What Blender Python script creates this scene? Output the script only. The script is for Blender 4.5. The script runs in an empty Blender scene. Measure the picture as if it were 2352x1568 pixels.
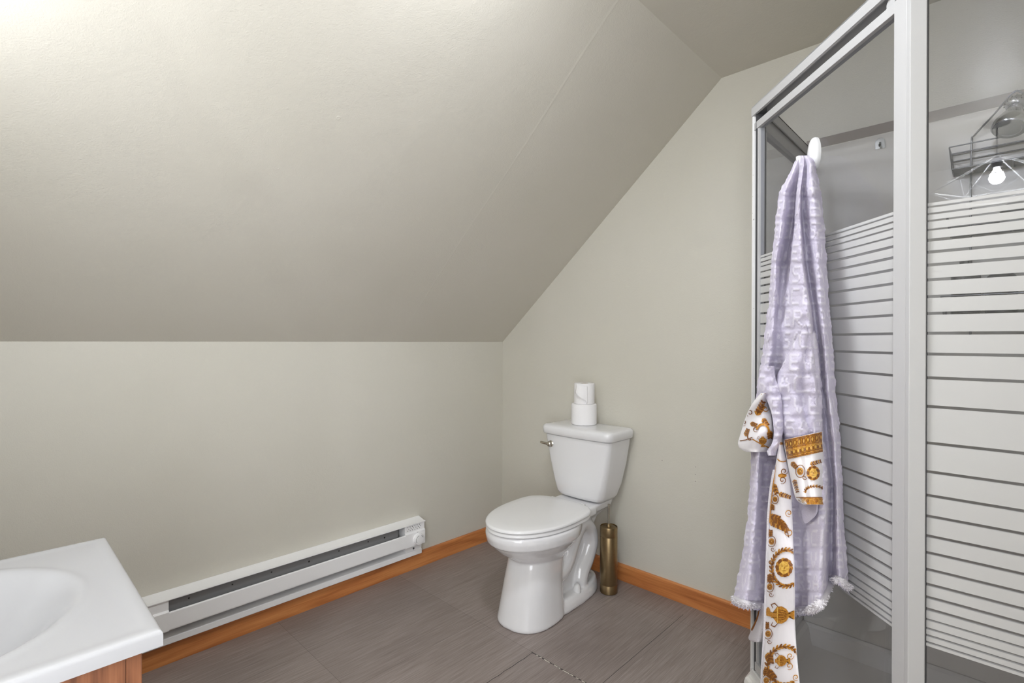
import bpy, bmesh, math, random
from mathutils import Vector, Matrix, noise

random.seed(4)
scene = bpy.context.scene
C = scene.collection

# ------------------------------------------------------------------ camera
FPX = 1168.8
CAM = Vector((2.2358, -2.2339, 1.2))
YAW, PITCH, ROLL = 0.7675, -0.0012, 0.0029
FWD = Vector((-math.sin(YAW) * math.cos(PITCH), math.cos(YAW) * math.cos(PITCH), math.sin(PITCH)))
_r = Vector((math.cos(YAW), math.sin(YAW), 0)); _u = _r.cross(FWD)
RGT = math.cos(ROLL) * _r + math.sin(ROLL) * _u
UPV = -math.sin(ROLL) * _r + math.cos(ROLL) * _u
cd = bpy.data.cameras.new('camera'); cam = bpy.data.objects.new('camera', cd); C.objects.link(cam)
cd.sensor_width = 36.0; cd.lens = 36.0 * FPX / 2352.0; cd.clip_start = 0.02
cam.matrix_world = Matrix(((RGT.x, UPV.x, -FWD.x, CAM.x), (RGT.y, UPV.y, -FWD.y, CAM.y),
                           (RGT.z, UPV.z, -FWD.z, CAM.z), (0, 0, 0, 1)))
scene.camera = cam

# ------------------------------------------------------------------ world, view
w = bpy.data.worlds.new('world'); scene.world = w; w.use_nodes = True
w.node_tree.nodes['Background'].inputs[0].default_value = (0.8, 0.85, 1, 1)
w.node_tree.nodes['Background'].inputs[1].default_value = 0.3
scene.view_settings.view_transform = 'Standard'
scene.view_settings.look = 'None'
scene.view_settings.gamma = 1.0
scene.view_settings.use_curve_mapping = False
scene.view_settings.exposure = 1.93
scene.cycles.use_denoising = True
scene.cycles.max_bounces = 14
scene.cycles.diffuse_bounces = 8
scene.cycles.transparent_max_bounces = 24
scene.cycles.caustics_reflective = False
PENDANT_POWER = 160.0     # emission strength of the hanging bulb
VANITY_POWER = 13.0      # emission strength of the globes over the basin
PENDANT = Vector((2.21, -3.30, 2.065))
CEIL_FILL_POWER = 19.0       # added ceiling fill lamp, out of view, lifts the knee wall
CEIL_FILL = Vector((1.56, -1.45, 2.35))
VANITY_LIGHT = Vector((1.16, -2.46, 1.86))
FILL_POWER = 12.0         # added fill area light at the right wall, brightens slope and knee wall
LIGHT_COL = (.905, .94, 1.0)
_l = bpy.data.lights.new('fill_light', 'AREA'); _l.shape = 'RECTANGLE'; _l.size = 1.7; _l.size_y = 1.2
_l.energy = FILL_POWER; _l.color = LIGHT_COL
_lo = bpy.data.objects.new('fill_light', _l); C.objects.link(_lo)  # unseen fill source
_lo.location = (2.59, -2.95, 1.15); _lo.rotation_euler = (0, math.radians(90), 0)

# ------------------------------------------------------------------ helpers
def srgb(r, g, b):
    f = lambda c: ((c / 255.0) / 12.92) if c / 255.0 <= 0.04045 else (((c / 255.0) + 0.055) / 1.055) ** 2.4
    return (f(r), f(g), f(b), 1.0)

def ray_dir(px, py):
    return FWD + RGT * ((px - 1176) / FPX) - UPV * ((py - 784) / FPX)

def pt_plane(px, py, nrm, c):
    d = ray_dir(px, py); t = (c - CAM.dot(nrm)) / d.dot(nrm)
    return CAM + d * t

def mesh_obj(name, bm, mats, parent=None, smooth=None, recalc=True):
    if recalc:
        bmesh.ops.recalc_face_normals(bm, faces=bm.faces)
    me = bpy.data.meshes.new(name); bm.to_mesh(me); bm.free()
    if not isinstance(mats, (list, tuple)): mats = [mats]
    for m in mats: me.materials.append(m)
    o = bpy.data.objects.new(name, me); C.objects.link(o)
    if smooth is not None:
        for p in me.polygons: p.use_smooth = True
        me.set_sharp_from_angle(angle=math.radians(smooth))
    if parent is not None: o.parent = parent
    return o

def thing(name, label, cat, loc=(0, 0, 0), rz=0, group=None):
    o = bpy.data.objects.new(name, None); C.objects.link(o); o.empty_display_size = .05
    o.location = loc; o.rotation_euler = (0, 0, rz)
    o['label'] = label; o['category'] = cat
    if group: o['group'] = group
    return o

def tag(o, label, cat, group=None):
    o['label'] = label; o['category'] = cat
    if group: o['group'] = group
    return o

def struct(o):
    o['kind'] = 'structure'; return o

def box(bm, x0, x1, y0, y1, z0, z1, bev=0, seg=2, mat=0):
    vs = [bm.verts.new((x, y, z)) for x in (x0, x1) for y in (y0, y1) for z in (z0, z1)]
    fs = []
    for idx in ((0, 1, 3, 2), (4, 6, 7, 5), (0, 4, 5, 1), (2, 3, 7, 6), (0, 2, 6, 4), (1, 5, 7, 3)):
        f = bm.faces.new([vs[i] for i in idx]); f.material_index = mat; fs.append(f)
    if bev:
        es = set(e for f in fs for e in f.edges)
        r = bmesh.ops.bevel(bm, geom=list(es), offset=bev, segments=seg, affect='EDGES', profile=.5)
        for f in r['faces']: f.material_index = mat
    return vs

def prism(bm, poly, z0, z1, bev=0, mat=0, seg=2):
    a = [bm.verts.new((x, y, z0)) for x, y in poly]; b = [bm.verts.new((x, y, z1)) for x, y in poly]
    n = len(poly); fs = [bm.faces.new(a[::-1]), bm.faces.new(b)]
    for i in range(n): fs.append(bm.faces.new((a[i], a[(i + 1) % n], b[(i + 1) % n], b[i])))
    for f in fs: f.material_index = mat
    if bev:
        es = set(e for f in fs for e in f.edges)
        bmesh.ops.bevel(bm, geom=list(es), offset=bev, segments=seg, affect='EDGES', profile=.5)

def extrude_y(bm, prof, y0, y1, mat=0):
    """closed (x,z) outline extruded along y"""
    a = [bm.verts.new((x, y0, z)) for x, z in prof]; b = [bm.verts.new((x, y1, z)) for x, z in prof]
    n = len(prof); fs = [bm.faces.new(a), bm.faces.new(b[::-1])]
    for i in range(n): fs.append(bm.faces.new((a[i], b[i], b[(i + 1) % n], a[(i + 1) % n])))
    for f in fs: f.material_index = mat

def loft(bm, rings, caps=True, mat=0):
    rs = [[bm.verts.new(p) for p in r] for r in rings]
    n = len(rs[0])
    for a, b in zip(rs, rs[1:]):
        for i in range(n):
            f = bm.faces.new((a[i], a[(i + 1) % n], b[(i + 1) % n], b[i])); f.material_index = mat
    if caps:
        f = bm.faces.new(rs[0][::-1]); f.material_index = mat
        f = bm.faces.new(rs[-1]); f.material_index = mat

def lathe(bm, prof, loc=(0, 0, 0), n=32, axis=None, mat=0, closed=False):
    """profile (r, h) around an axis"""
    M = Matrix.Identity(3)
    if axis is not None: M = Vector((0, 0, 1)).rotation_difference(Vector(axis)).to_matrix()
    loc = Vector(loc)
    rings = [[loc + M @ Vector((max(r, 1e-5) * math.cos(2 * math.pi * i / n), max(r, 1e-5) * math.sin(2 * math.pi * i / n), h)) for i in range(n)] for r, h in prof]
    loft(bm, rings, caps=not closed, mat=mat)

def tube(bm, pts, r, n=10, mat=0, caps=True):
    pts = [Vector(p) for p in pts]; rings = []
    rr = r if isinstance(r, (list, tuple)) else [r] * len(pts)
    prev = None
    for i, p in enumerate(pts):
        t = (pts[min(i + 1, len(pts) - 1)] - pts[max(i - 1, 0)]).normalized()
        if prev is None:
            a = Vector((0, 0, 1)) if abs(t.z) < .9 else Vector((1, 0, 0))
            u = t.cross(a).normalized()
        else:
            u = (prev - t * prev.dot(t)).normalized()
        prev = u; v = t.cross(u)
        rings.append([p + rr[i] * (u * math.cos(2 * math.pi * k / n) + v * math.sin(2 * math.pi * k / n)) for k in range(n)])
    loft(bm, rings, caps=caps, mat=mat)

def smooth_path(pts, k=6):
    pts = [Vector(p) for p in pts]; out = []
    P = [pts[0]] + pts + [pts[-1]]
    for i in range(1, len(P) - 2):
        for j in range(k):
            t = j / k
            a, b, c, d = P[i - 1], P[i], P[i + 1], P[i + 2]
            out.append(.5 * ((2 * b) + (c - a) * t + (2 * a - 5 * b + 4 * c - d) * t * t + (3 * b - a - 3 * c + d) * t ** 3))
    out.append(pts[-1]); return out

# ------------------------------------------------------------------ materials
class NT:
    def __init__(self, name):
        self.m = bpy.data.materials.new(name); self.m.use_nodes = True
        self.t = self.m.node_tree; self.b = self.t.nodes['Principled BSDF']; self.out = self.t.nodes['Material Output']
    def n(self, typ, **kw):
        nd = self.t.nodes.new(typ)
        ins = kw.pop('ins', {})
        for k, v in kw.items(): setattr(nd, k, v)
        for k, v in ins.items(): self.set(nd.inputs[k], v)
        return nd
    def set(self, sock, v):
        if isinstance(v, bpy.types.NodeSocket): self.t.links.new(v, sock)
        else: sock.default_value = v
    def math(self, op, a, b=0.0, c=0.0, clamp=False):
        nd = self.n('ShaderNodeMath', operation=op, use_clamp=clamp)
        self.set(nd.inputs[0], a); self.set(nd.inputs[1], b); self.set(nd.inputs[2], c)
        return nd.outputs[0]
    def mix(self, f, a, b):
        nd = self.n('ShaderNodeMix', data_type='RGBA')
        self.set(nd.inputs[0], f); self.set(nd.inputs[6], a); self.set(nd.inputs[7], b)
        return nd.outputs[2]
    def ramp(self, f, stops, interp='LINEAR'):
        nd = self.n('ShaderNodeValToRGB'); cr = nd.color_ramp; cr.interpolation = interp
        while len(cr.elements) < len(stops): cr.elements.new(.5)
        for e, (p, c) in zip(cr.elements, stops):
            e.position = p
        for e, (p, c) in zip(cr.elements, stops):
            e.color = c if isinstance(c, (tuple, list)) else (c, c, c, 1)
        self.set(nd.inputs[0], f); return nd.outputs[0]
    def coords(self, scale=(1, 1, 1), kind='Object', rot=(0, 0, 0)):
        tc = self.n('ShaderNodeTexCoord')
        mp = self.n('ShaderNodeMapping', ins={'Vector': tc.outputs[kind], 'Scale': scale, 'Rotation': rot})
        return mp.outputs[0]
    def noise(self, vec, scale, detail=3, rough=.5):
        nd = self.n('ShaderNodeTexNoise', ins={'Vector': vec, 'Scale': scale, 'Detail': detail, 'Roughness': rough})
        return nd.outputs[0]
    def bump(self, h, strength=.3, dist=.001, normal=None):
        nd = self.n('ShaderNodeBump', ins={'Height': h, 'Strength': strength, 'Distance': dist})
        if normal is not None: self.set(nd.inputs['Normal'], normal)
        return nd.outputs[0]
    def P(self, **kw):
        names = dict(color='Base Color', rough='Roughness', metal='Metallic', normal='Normal', spec='Specular IOR Level',
                     sheen='Sheen Weight', coat='Coat Weight', sss='Subsurface Weight', trans='Transmission Weight',
                     em='Emission Color', ems='Emission Strength', alpha='Alpha')
        for k, v in kw.items(): self.set(self.b.inputs[names[k]], v)
        return self

def simple(name, col, rough=.5, metal=0, **kw):
    t = NT(name); t.P(color=col, rough=rough, metal=metal, **kw); return t.m

def paint(name, col, col2, bump=.5):
    t = NT(name); v = t.coords()
    big = t.noise(v, 1.6, 3, .55)
    peel = t.noise(v, 260, 2, .6); mid = t.noise(v, 60, 3, .6)
    wav = t.noise(v, 5, 2, .5)
    h = t.math('ADD', t.math('MULTIPLY', peel, .8), t.math('ADD', t.math('MULTIPLY', mid, .7), t.math('MULTIPLY', wav, 3.0)))
    spot = t.n('ShaderNodeTexVoronoi', ins={'Vector': v, 'Scale': 11.0}).outputs['Distance']
    sp = t.ramp(spot, [(0, 1.0), (.05, 0.0)])
    h = t.math('ADD', h, t.math('MULTIPLY', sp, .9))
    t.P(color=t.mix(t.ramp(big, [(.35, 0.0), (.7, 1.0)]), col, col2), rough=.42, spec=.4,
        normal=t.bump(h, bump, .0016))
    return t.m

M_wall = paint('wall_paint', srgb(203, 200, 189), srgb(206, 203, 193))
M_ceil = paint('ceiling_paint', srgb(203, 199, 188), srgb(206, 202, 192))

def wood(name, c1, c2, c3, axis, scale=1.0, rough=.4, rings=7.0):
    """grain running along the given axis"""
    t = NT(name)
    s = [28.0 * scale] * 3; s[axis] = 1.6 * scale
    v = t.coords(tuple(s)); n1 = t.noise(v, 1.2, 5, .6)
    s2 = [150.0 * scale] * 3; s2[axis] = 3.0 * scale
    n2 = t.noise(t.coords(tuple(s2)), 1.5, 3, .6)
    s3 = [5.5 * scale] * 3; s3[axis] = .9 * scale
    n3 = t.noise(t.coords(tuple(s3)), 1.0, 2, .5)
    ring = t.math('FRACT', t.math('MULTIPLY', n3, rings))
    f = t.math('ADD', t.math('MULTIPLY', n1, .55), t.math('ADD', t.math('MULTIPLY', n2, .3), t.math('MULTIPLY', t.math('PINGPONG', t.math('MULTIPLY', ring, 2.0), 1.0), .12)))
    t.P(color=t.ramp(f, [(.32, c3), (.5, c1), (.72, c2)]), rough=rough, normal=t.bump(n2, .15, .0006))
    return t.m
M_base_y = wood('baseboard_wood_side', srgb(194, 124, 70), srgb(220, 154, 94), srgb(156, 90, 48), 1)
M_base_x = wood('baseboard_wood_back', srgb(194, 124, 70), srgb(220, 154, 94), srgb(156, 90, 48), 0)
M_oak = wood('cabinet_oak', srgb(130, 82, 54), srgb(158, 106, 74), srgb(82, 46, 29), 2, 1.0, .45, 22.0)

def floor_mat():
    t = NT('floor_tile')
    tc = t.n('ShaderNodeTexCoord'); sep = t.n('ShaderNodeSeparateXYZ', ins={'Vector': tc.outputs['Object']})
    X, Y = sep.outputs[0], sep.outputs[1]
    n1 = t.noise(t.coords((620, 10, 1)), 1.0, 4, .62)
    n2 = t.noise(t.coords((130, 3.0, 1)), 1.0, 3, .6)
    n3 = t.noise(t.coords((3, 2, 1)), 1.0, 2, .5)
    f = t.math('ADD', t.math('MULTIPLY', n1, .55), t.math('ADD', t.math('MULTIPLY', n2, .3), t.math('MULTIPLY', n3, .25)))
    col = t.ramp(f, [(.36, srgb(112, 101, 97)), (.53, srgb(135, 124, 119)), (.70, srgb(162, 151, 146))])
    def line(coord, pitch, off, wd):
        a = t.math('FRACT', t.math('ADD', t.math('DIVIDE', t.math('SUBTRACT', coord, off), pitch), .5))
        d = t.math('ABSOLUTE', t.math('SUBTRACT', a, .5))
        return t.math('LESS_THAN', t.math('MULTIPLY', d, pitch), wd)
    rowi = t.math('FLOOR', t.math('DIVIDE', t.math('SUBTRACT', X, .936), .3125))
    tone = t.n('ShaderNodeTexWhiteNoise', noise_dimensions='1D')
    t.set(tone.inputs['W'], t.math('ADD', rowi, t.math('MULTIPLY', t.math('FLOOR', t.math('DIVIDE', t.math('SUBTRACT', Y, -.765), .6)), 7.3)))
    col = t.mix(t.math('MULTIPLY', tone.outputs[0], .16), col, srgb(96, 86, 84))
    ls = t.math('MAXIMUM', line(X, .3125, .936, .0008), line(Y, .6, -.765, .0008))
    col = t.mix(t.math('MULTIPLY', ls, .45), col, srgb(58, 50, 48))
    def seg(a, a0, wa, b, b0, b1):
        m = t.math('LESS_THAN', t.math('ABSOLUTE', t.math('SUBTRACT', a, a0)), wa)
        return t.math('MULTIPLY', m, t.math('MULTIPLY', t.math('GREATER_THAN', b, b0), t.math('LESS_THAN', b, b1)))
    wob = t.math('MULTIPLY', t.math('SUBTRACT', t.noise(t.coords((30, 30, 1)), 1.0, 3), .5), .008)
    Xw = t.math('ADD', X, wob); Yw = t.math('ADD', Y, wob)
    dark = t.math('MAXIMUM', seg(Xw, .936, .0017, Y, -1.15, -.765), seg(Yw, -.767, .0028, X, .93, 1.30))
    dark = t.math('MAXIMUM', dark, seg(X, 1.228, .0012, Y, -.75, -.1))
    col = t.mix(t.math('MULTIPLY', dark, .85), col, srgb(44, 38, 36))
    grit = t.math('GREATER_THAN', t.noise(t.coords((55, 55, 1)), 1.0, 2), .47)
    white = t.math('MULTIPLY', seg(Yw, -.7675, .0017, X, .955, 1.30), grit)
    col = t.mix(white, col, srgb(208, 202, 190))
    t.P(color=col, rough=.42, spec=.35, normal=t.bump(t.math('SUBTRACT', f, t.math('MULTIPLY', ls, .8)), .12, .0006))
    return t.m
M_floor = floor_mat()

M_ceramic = simple('white_ceramic', srgb(226, 226, 228), .09, coat=.4)
M_plastic = simple('seat_plastic', srgb(228, 228, 229), .16)
M_marble = simple('cultured_marble', srgb(172, 172, 174), .25)
M_frame = simple('white_powder_coat', srgb(192, 192, 193), .35)
def chipped():
    t = NT('chipped_white_coat'); v = t.coords()
    f = t.ramp(t.noise(v, 90, 4, .7), [(.66, 0.0), (.69, 1.0)])
    t.P(color=t.mix(f, srgb(226, 226, 226), srgb(120, 114, 106)), rough=.4); return t.m
M_frame_old = chipped()
M_heater = simple('heater_enamel', srgb(238, 238, 239), .35)
M_heater_in = simple('galvanised_inside', srgb(132, 132, 133), .55, .1)
M_dark = simple('dark_hole', srgb(38, 36, 36), .7)
M_darkline = simple('dark_rubber_seal', srgb(70, 70, 72), .6)
M_fins = simple('heater_fins', srgb(95, 95, 98), .4, .6)
M_nickel = simple('brushed_nickel', srgb(190, 184, 172), .22, 1)
M_chrome = simple('chrome', srgb(178, 179, 182), .14, 1)
M_wire = simple('caddy_wire', srgb(140, 141, 145), .28, .9)
def bronze():
    t = NT('antique_brass'); n1 = t.noise(t.coords((60, 60, 900)), 1.0, 3)
    t.P(color=t.mix(n1, srgb(168, 147, 112), srgb(146, 124, 90)), metal=1.0, rough=.36, normal=t.bump(n1, .06, .0004)); return t.m
M_bronze = bronze()
def paper():
    t = NT('tissue_paper'); v = t.coords()
    d = t.n('ShaderNodeTexVoronoi', ins={'Vector': v, 'Scale': 230.0}).outputs['Distance']
    t.P(color=srgb(236, 235, 236), rough=.95, spec=.1, normal=t.bump(d, .35, .001)); return t.m
M_paper = paper()
M_card = simple('cardboard_core', srgb(176, 156, 128), .9)
def acrylic():
    t = NT('shower_acrylic'); v = t.coords()
    n = t.noise(v, 2.2, 4, .6); s = t.noise(t.coords((14, 14, 1.5)), 1.0, 4, .6)
    t.P(color=t.mix(t.math('MULTIPLY', n, .5), srgb(232, 229, 222), srgb(206, 203, 198)), rough=.22,
        normal=t.bump(s, .12, .004)); return t.m
M_acrylic = acrylic()
M_caulk = simple('caulk_flange', srgb(150, 142, 136), .6)
M_pan = simple('shower_pan_white', srgb(232, 230, 226), .3)

def glass(name, striped):
    t = NT(name); nt = t.t
    tr = t.n('ShaderNodeBsdfTransparent', ins={'Color': (.87, .877, .90, 1)})
    gl = t.n('ShaderNodeBsdfGlossy', ins={'Color': (1, 1, 1, 1), 'Roughness': .0})
    geo = t.n('ShaderNodeNewGeometry'); dot = t.n('ShaderNodeVectorMath', operation='DOT_PRODUCT')
    t.set(dot.inputs[0], geo.outputs['Incoming']); t.set(dot.inputs[1], geo.outputs['Normal'])
    frs = t.math('ADD', .035, t.math('MULTIPLY', t.math('POWER', t.math('SUBTRACT', 1.0, t.math('ABSOLUTE', dot.outputs['Value'])), 5.0), .6))
    mx = t.n('ShaderNodeMixShader'); t.set(mx.inputs[0], frs); t.set(mx.inputs[1], tr.outputs[0]); t.set(mx.inputs[2], gl.outputs[0])
    last = mx.outputs[0]
    if striped:
        tc = t.n('ShaderNodeTexCoord'); sep = t.n('ShaderNodeSeparateXYZ', ins={'Vector': tc.outputs['Object']})
        d = t.math('DIVIDE', t.math('ABSOLUTE', t.math('SUBTRACT', sep.outputs[2], 1.0368)), .5)
        cs = [.0358, .0915, .1386, .1803, .218, .252, .2846, .3138, .3392, .3626, .3838, .4011, .4155, .4288]
        stops = [(0.0, 1.0)]
        for i, c in enumerate(cs):
            hw = .0030 if i < 5 else (.0027 if i < 10 else .0024)
            stops += [((c - hw) / .5, 0.0), ((c + hw) / .5, 1.0)]
        stops.append((.4375 / .5, 0.0))
        f = t.ramp(d, stops, 'CONSTANT')
        wd = t.n('ShaderNodeBsdfDiffuse', ins={'Color': srgb(214, 214, 214)})
        wt = t.n('ShaderNodeBsdfTranslucent', ins={'Color': srgb(205, 205, 205)})
        m2 = t.n('ShaderNodeMixShader'); t.set(m2.inputs[0], .22); t.set(m2.inputs[1], wd.outputs[0]); t.set(m2.inputs[2], wt.outputs[0])
        m3 = t.n('ShaderNodeMixShader'); t.set(m3.inputs[0], t.math('MULTIPLY', frs, .5)); t.set(m3.inputs[1], m2.outputs[0]); t.set(m3.inputs[2], gl.outputs[0])
        m4 = t.n('ShaderNodeMixShader'); t.set(m4.inputs[0], f); t.set(m4.inputs[1], last); t.set(m4.inputs[2], m3.outputs[0])
        last = m4.outputs[0]
    nt.links.new(last, t.out.inputs['Surface']); return t.m
M_glass = glass('striped_shower_glass', True)

def terry():
    t = NT('lavender_terry')
    at = t.n('ShaderNodeAttribute', attribute_name='raised')
    pile = t.noise(t.coords(), 420, 3, .75); soft = t.noise(t.coords(), 110, 3, .6)
    h = t.math('ADD', t.math('MULTIPLY', pile, 1.0), t.math('ADD', t.math('MULTIPLY', soft, .5), t.math('MULTIPLY', at.outputs['Fac'], .6)))
    base = t.mix(t.ramp(pile, [(.35, 0.0), (.65, 1.0)]), srgb(220, 215, 229), srgb(236, 232, 241))
    col = t.mix(at.outputs['Fac'], t.mix(.22, base, srgb(176, 164, 202)), t.mix(.2, base, srgb(240, 237, 245)))
    nr = t.bump(h, .5, .003)
    d = t.n('ShaderNodeBsdfDiffuse', ins={'Color': col, 'Roughness': 1.0, 'Normal': nr})
    tl = t.n('ShaderNodeBsdfTranslucent', ins={'Color': col})
    mx = t.n('ShaderNodeMixShader'); t.set(mx.inputs[0], .22); t.set(mx.inputs[1], d.outputs[0]); t.set(mx.inputs[2], tl.outputs[0])
    t.t.links.new(mx.outputs[0], t.out.inputs['Surface']); return t.m
M_terry = terry()
def fringe():
    t = NT('terry_fringe'); pile = t.noise(t.coords(), 320, 3, .7)
    t.P(color=srgb(236, 233, 240), rough=.95, spec=.1, normal=t.bump(pile, .9, .004)); return t.m
M_fringe = fringe()
M_satin = simple('white_satin', srgb(236, 233, 238), .38, sheen=.2)
def goldprint(name, a, b):
    t = NT(name); f = t.noise(t.coords(), 260, 3, .7)
    t.P(color=t.mix(t.ramp(f, [(.4, 0.0), (.6, 1.0)]), a, b), rough=.4, spec=.4); return t.m
M_gold = goldprint('gold_print', srgb(205, 150, 62), srgb(170, 108, 34))
M_gold_d = goldprint('brown_print', srgb(142, 88, 32), srgb(112, 66, 26))
M_gold_l = goldprint('light_gold_print', srgb(228, 190, 96), srgb(205, 150, 62))
M_bulb = NT('lit_bulb').P(color=(1, 1, 1, 1), em=(*LIGHT_COL, 1), ems=PENDANT_POWER).m
M_dome = NT('fill_lamp_dome').P(color=(1, 1, 1, 1), em=(*LIGHT_COL, 1), ems=CEIL_FILL_POWER).m
M_globe = NT('lit_globe').P(color=(1, 1, 1, 1), em=(*LIGHT_COL, 1), ems=VANITY_POWER).m
M_bottle_d = simple('charcoal_bottle', srgb(58, 57, 58), .35)
M_bottle_p = simple('pale_bottle', srgb(190, 190, 190), .35)
M_sponge = simple('dark_sponge', srgb(66, 64, 66), .9)
def clear():
    t = NT('clear_plastic'); 
    tr = t.n('ShaderNodeBsdfTransparent', ins={'Color': (.86, .86, .84, 1)}); gl = t.n('ShaderNodeBsdfGlossy', ins={'Roughness': .15})
    fr = t.n('ShaderNodeLayerWeight', ins={'Blend': .35}); mx = t.n('ShaderNodeMixShader')
    t.set(mx.inputs[0], fr.outputs[0]); t.set(mx.inputs[1], tr.outputs[0]); t.set(mx.inputs[2], gl.outputs[0])
    t.t.links.new(mx.outputs[0], t.out.inputs['Surface']); return t.m
M_clear = clear()

# ------------------------------------------------------------------ room shell
KZ, RX, RZ = 1.1935, 1.3476, 2.35
RIGHT_X, FRONT_Y = 2.61, -4.1
PART_Y, PART_X = -2.56, 1.46
def build_room():
    T = .1
    bm = bmesh.new(); box(bm, -T, RIGHT_X + T, FRONT_Y - T, T, -T, 0); struct(mesh_obj('floor', bm, M_floor))
    bm = bmesh.new(); box(bm, -T, 0, FRONT_Y - T, 0, 0, KZ); struct(mesh_obj('wall_left', bm, M_wall))
    def gable(y0, y1, name, x1=RIGHT_X):
        bm = bmesh.new()
        if x1 > RX: poly = [(-T, 0), (x1, 0), (x1, RZ), (RX, RZ), (0, KZ), (-T, KZ - T * .86)]
        a = [bm.verts.new((x, y0, z)) for x, z in poly]; b = [bm.verts.new((x, y1, z)) for x, z in poly]
        bm.faces.new(a); bm.faces.new(b[::-1]); n = len(a)
        for i in range(n): bm.faces.new((a[i], b[i], b[(i + 1) % n], a[(i + 1) % n]))
        return struct(mesh_obj(name, bm, M_wall))
    gable(0, T, 'wall_back'); gable(FRONT_Y - T, FRONT_Y, 'wall_front')
    gable(PART_Y - .1, PART_Y, 'wall_partition', PART_X)
    bm = bmesh.new(); box(bm, RIGHT_X, RIGHT_X + T, FRONT_Y - T, T, 0, RZ); struct(mesh_obj('wall_right', bm, M_wall))
    # sloped and flat ceiling in one shell
    bm = bmesh.new()
    s = (RZ - KZ) / RX
    prof = [(-T, KZ - s * T), (RX, RZ), (RIGHT_X + T, RZ), (RIGHT_X + T, RZ + T), (RX - .03, RZ + T), (-T, KZ - s * T + .13)]
    extrude_y(bm, prof, FRONT_Y - T, T)
    # raised taped drywall seam down the slope, small dent rims
    def slope_pt(x, y, h): 
        return Vector((x, y, KZ + s * x)) + Vector((s, 0, -1)).normalized() * h
    prev = None
    xs = [i * .02 for i in range(4, 67)]
    for x in xs:
        y = -.775 + .004 * math.sin(x * 9) - .006 * (x - .6)
        cur = [bm.verts.new(slope_pt(x, y + dy, h)) for dy, h in ((-.012, -.0002), (-.002, .0005), (.0015, .0005), (.0026, -.0002))]
        if prev:
            for i in range(3): bm.faces.new((prev[i], prev[i + 1], cur[i + 1], cur[i]))
        prev = cur
    for px, py, r in ((777, 271, .0075), (640, 388, .003), (721, 545, .0025), (1255, 288, .003), (1200, 341, .0025)):
        nrm = Vector((-s, 0, 1)); P = pt_plane(px, py, nrm, KZ)
        R_ = [];
        for rr, h in ((1.0, -.0002), (.8, .0007), (.3, .0006)):
            R_.append([bm.verts.new(slope_pt(P.x + r * rr * math.cos(a) * .7, P.y + r * rr * math.sin(a), h)) for a in [k * math.pi / 6 for k in range(12)]])
        for a, b in zip(R_, R_[1:]):
            for i in range(12): bm.faces.new((a[i], a[(i + 1) % 12], b[(i + 1) % 12], b[i]))
        bm.faces.new(R_[-1])
    struct(mesh_obj('ceiling', bm, M_ceil))
    # baseboards
    bh = .0803
    prof = [(0, 0), (.015, 0), (.015, bh - .012), (.0135, bh - .004), (.009, bh), (0, bh)]
    bm = bmesh.new(); extrude_y(bm, prof, PART_Y, -.0); struct(mesh_obj('baseboard_left', bm, M_base_y))
    bm = bmesh.new()
    a = [bm.verts.new((.0151, -x, z)) for x, z in prof]; b = [bm.verts.new((1.628, -x, z)) for x, z in prof]
    bm.faces.new(a); bm.faces.new(b[::-1])
    for i in range(6): bm.faces.new((a[i], b[i], b[(i + 1) % 6], a[(i + 1) % 6]))
    struct(mesh_obj('baseboard_back', bm, M_base_x))
    # small nail holes left in the back wall
    bm = bmesh.new()
    for px, py in ((1521, 1057), (1598, 1072), (1597, 1089), (1597, 1105)):
        p = pt_plane(px, py, Vector((0, 1, 0)), 0)
        lathe(bm, [(.0022, 0), (.0022, .0006), (.0008, .0008)], (p.x, 0, p.z), 8, (0, -1, 0))
    struct(mesh_obj('trim_1', bm, M_caulk))
build_room()

# ------------------------------------------------------------------ toilet
def egg(cx, yb, yf, hw, z, n=48, sq=2.0, back=.75, sqb=2.0):
    """outline: y from yb (back, near wall) to yf (front). widest part sits toward the back third"""
    ym = yb + (yf - yb) * .46
    pts = []
    for i in range(n):
        a = 2 * math.pi * i / n
        c, s_ = math.cos(a), math.sin(a)
        e = sq if s_ < 0 else sqb
        x = hw * (abs(c) ** (2 / e)) * (1 if c >= 0 else -1)
        if s_ < 0: y = ym + (yf - ym) * (abs(s_) ** (2 / e))
        else: y = ym + (yb - ym) * (abs(s_) ** (2 / e))
        pts.append((cx + x, y, z))
    return pts

def rrect(x0, x1, y0, y1, r, z, k=6, bow=0):
    pts = []
    for cx, cy, a0 in ((x1 - r, y1 - r, 0), (x0 + r, y1 - r, 90), (x0 + r, y0 + r, 180), (x1 - r, y0 + r, 270)):
        for i in range(k + 1):
            a = math.radians(a0 + 90 * i / k)
            pts.append([cx + r * math.cos(a), cy + r * math.sin(a), z])
    out = []
    for i, p in enumerate(pts):
        q = pts[(i + 1) % len(pts)]; out.append(p)
        if i % (k + 1) == k:
            m = 8 if (i // (k + 1)) % 2 == 0 else 4
            for j in range(1, m): out.append([p[0] + (q[0] - p[0]) * j / m, p[1] + (q[1] - p[1]) * j / m, z])
    if bow:
        xm, hw = (x0 + x1) / 2, (x1 - x0) / 2
        for p in out:
            if p[1] < (y0 + y1) / 2: p[1] -= bow * (1 - ((p[0] - xm) / hw) ** 2)
    return out

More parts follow.
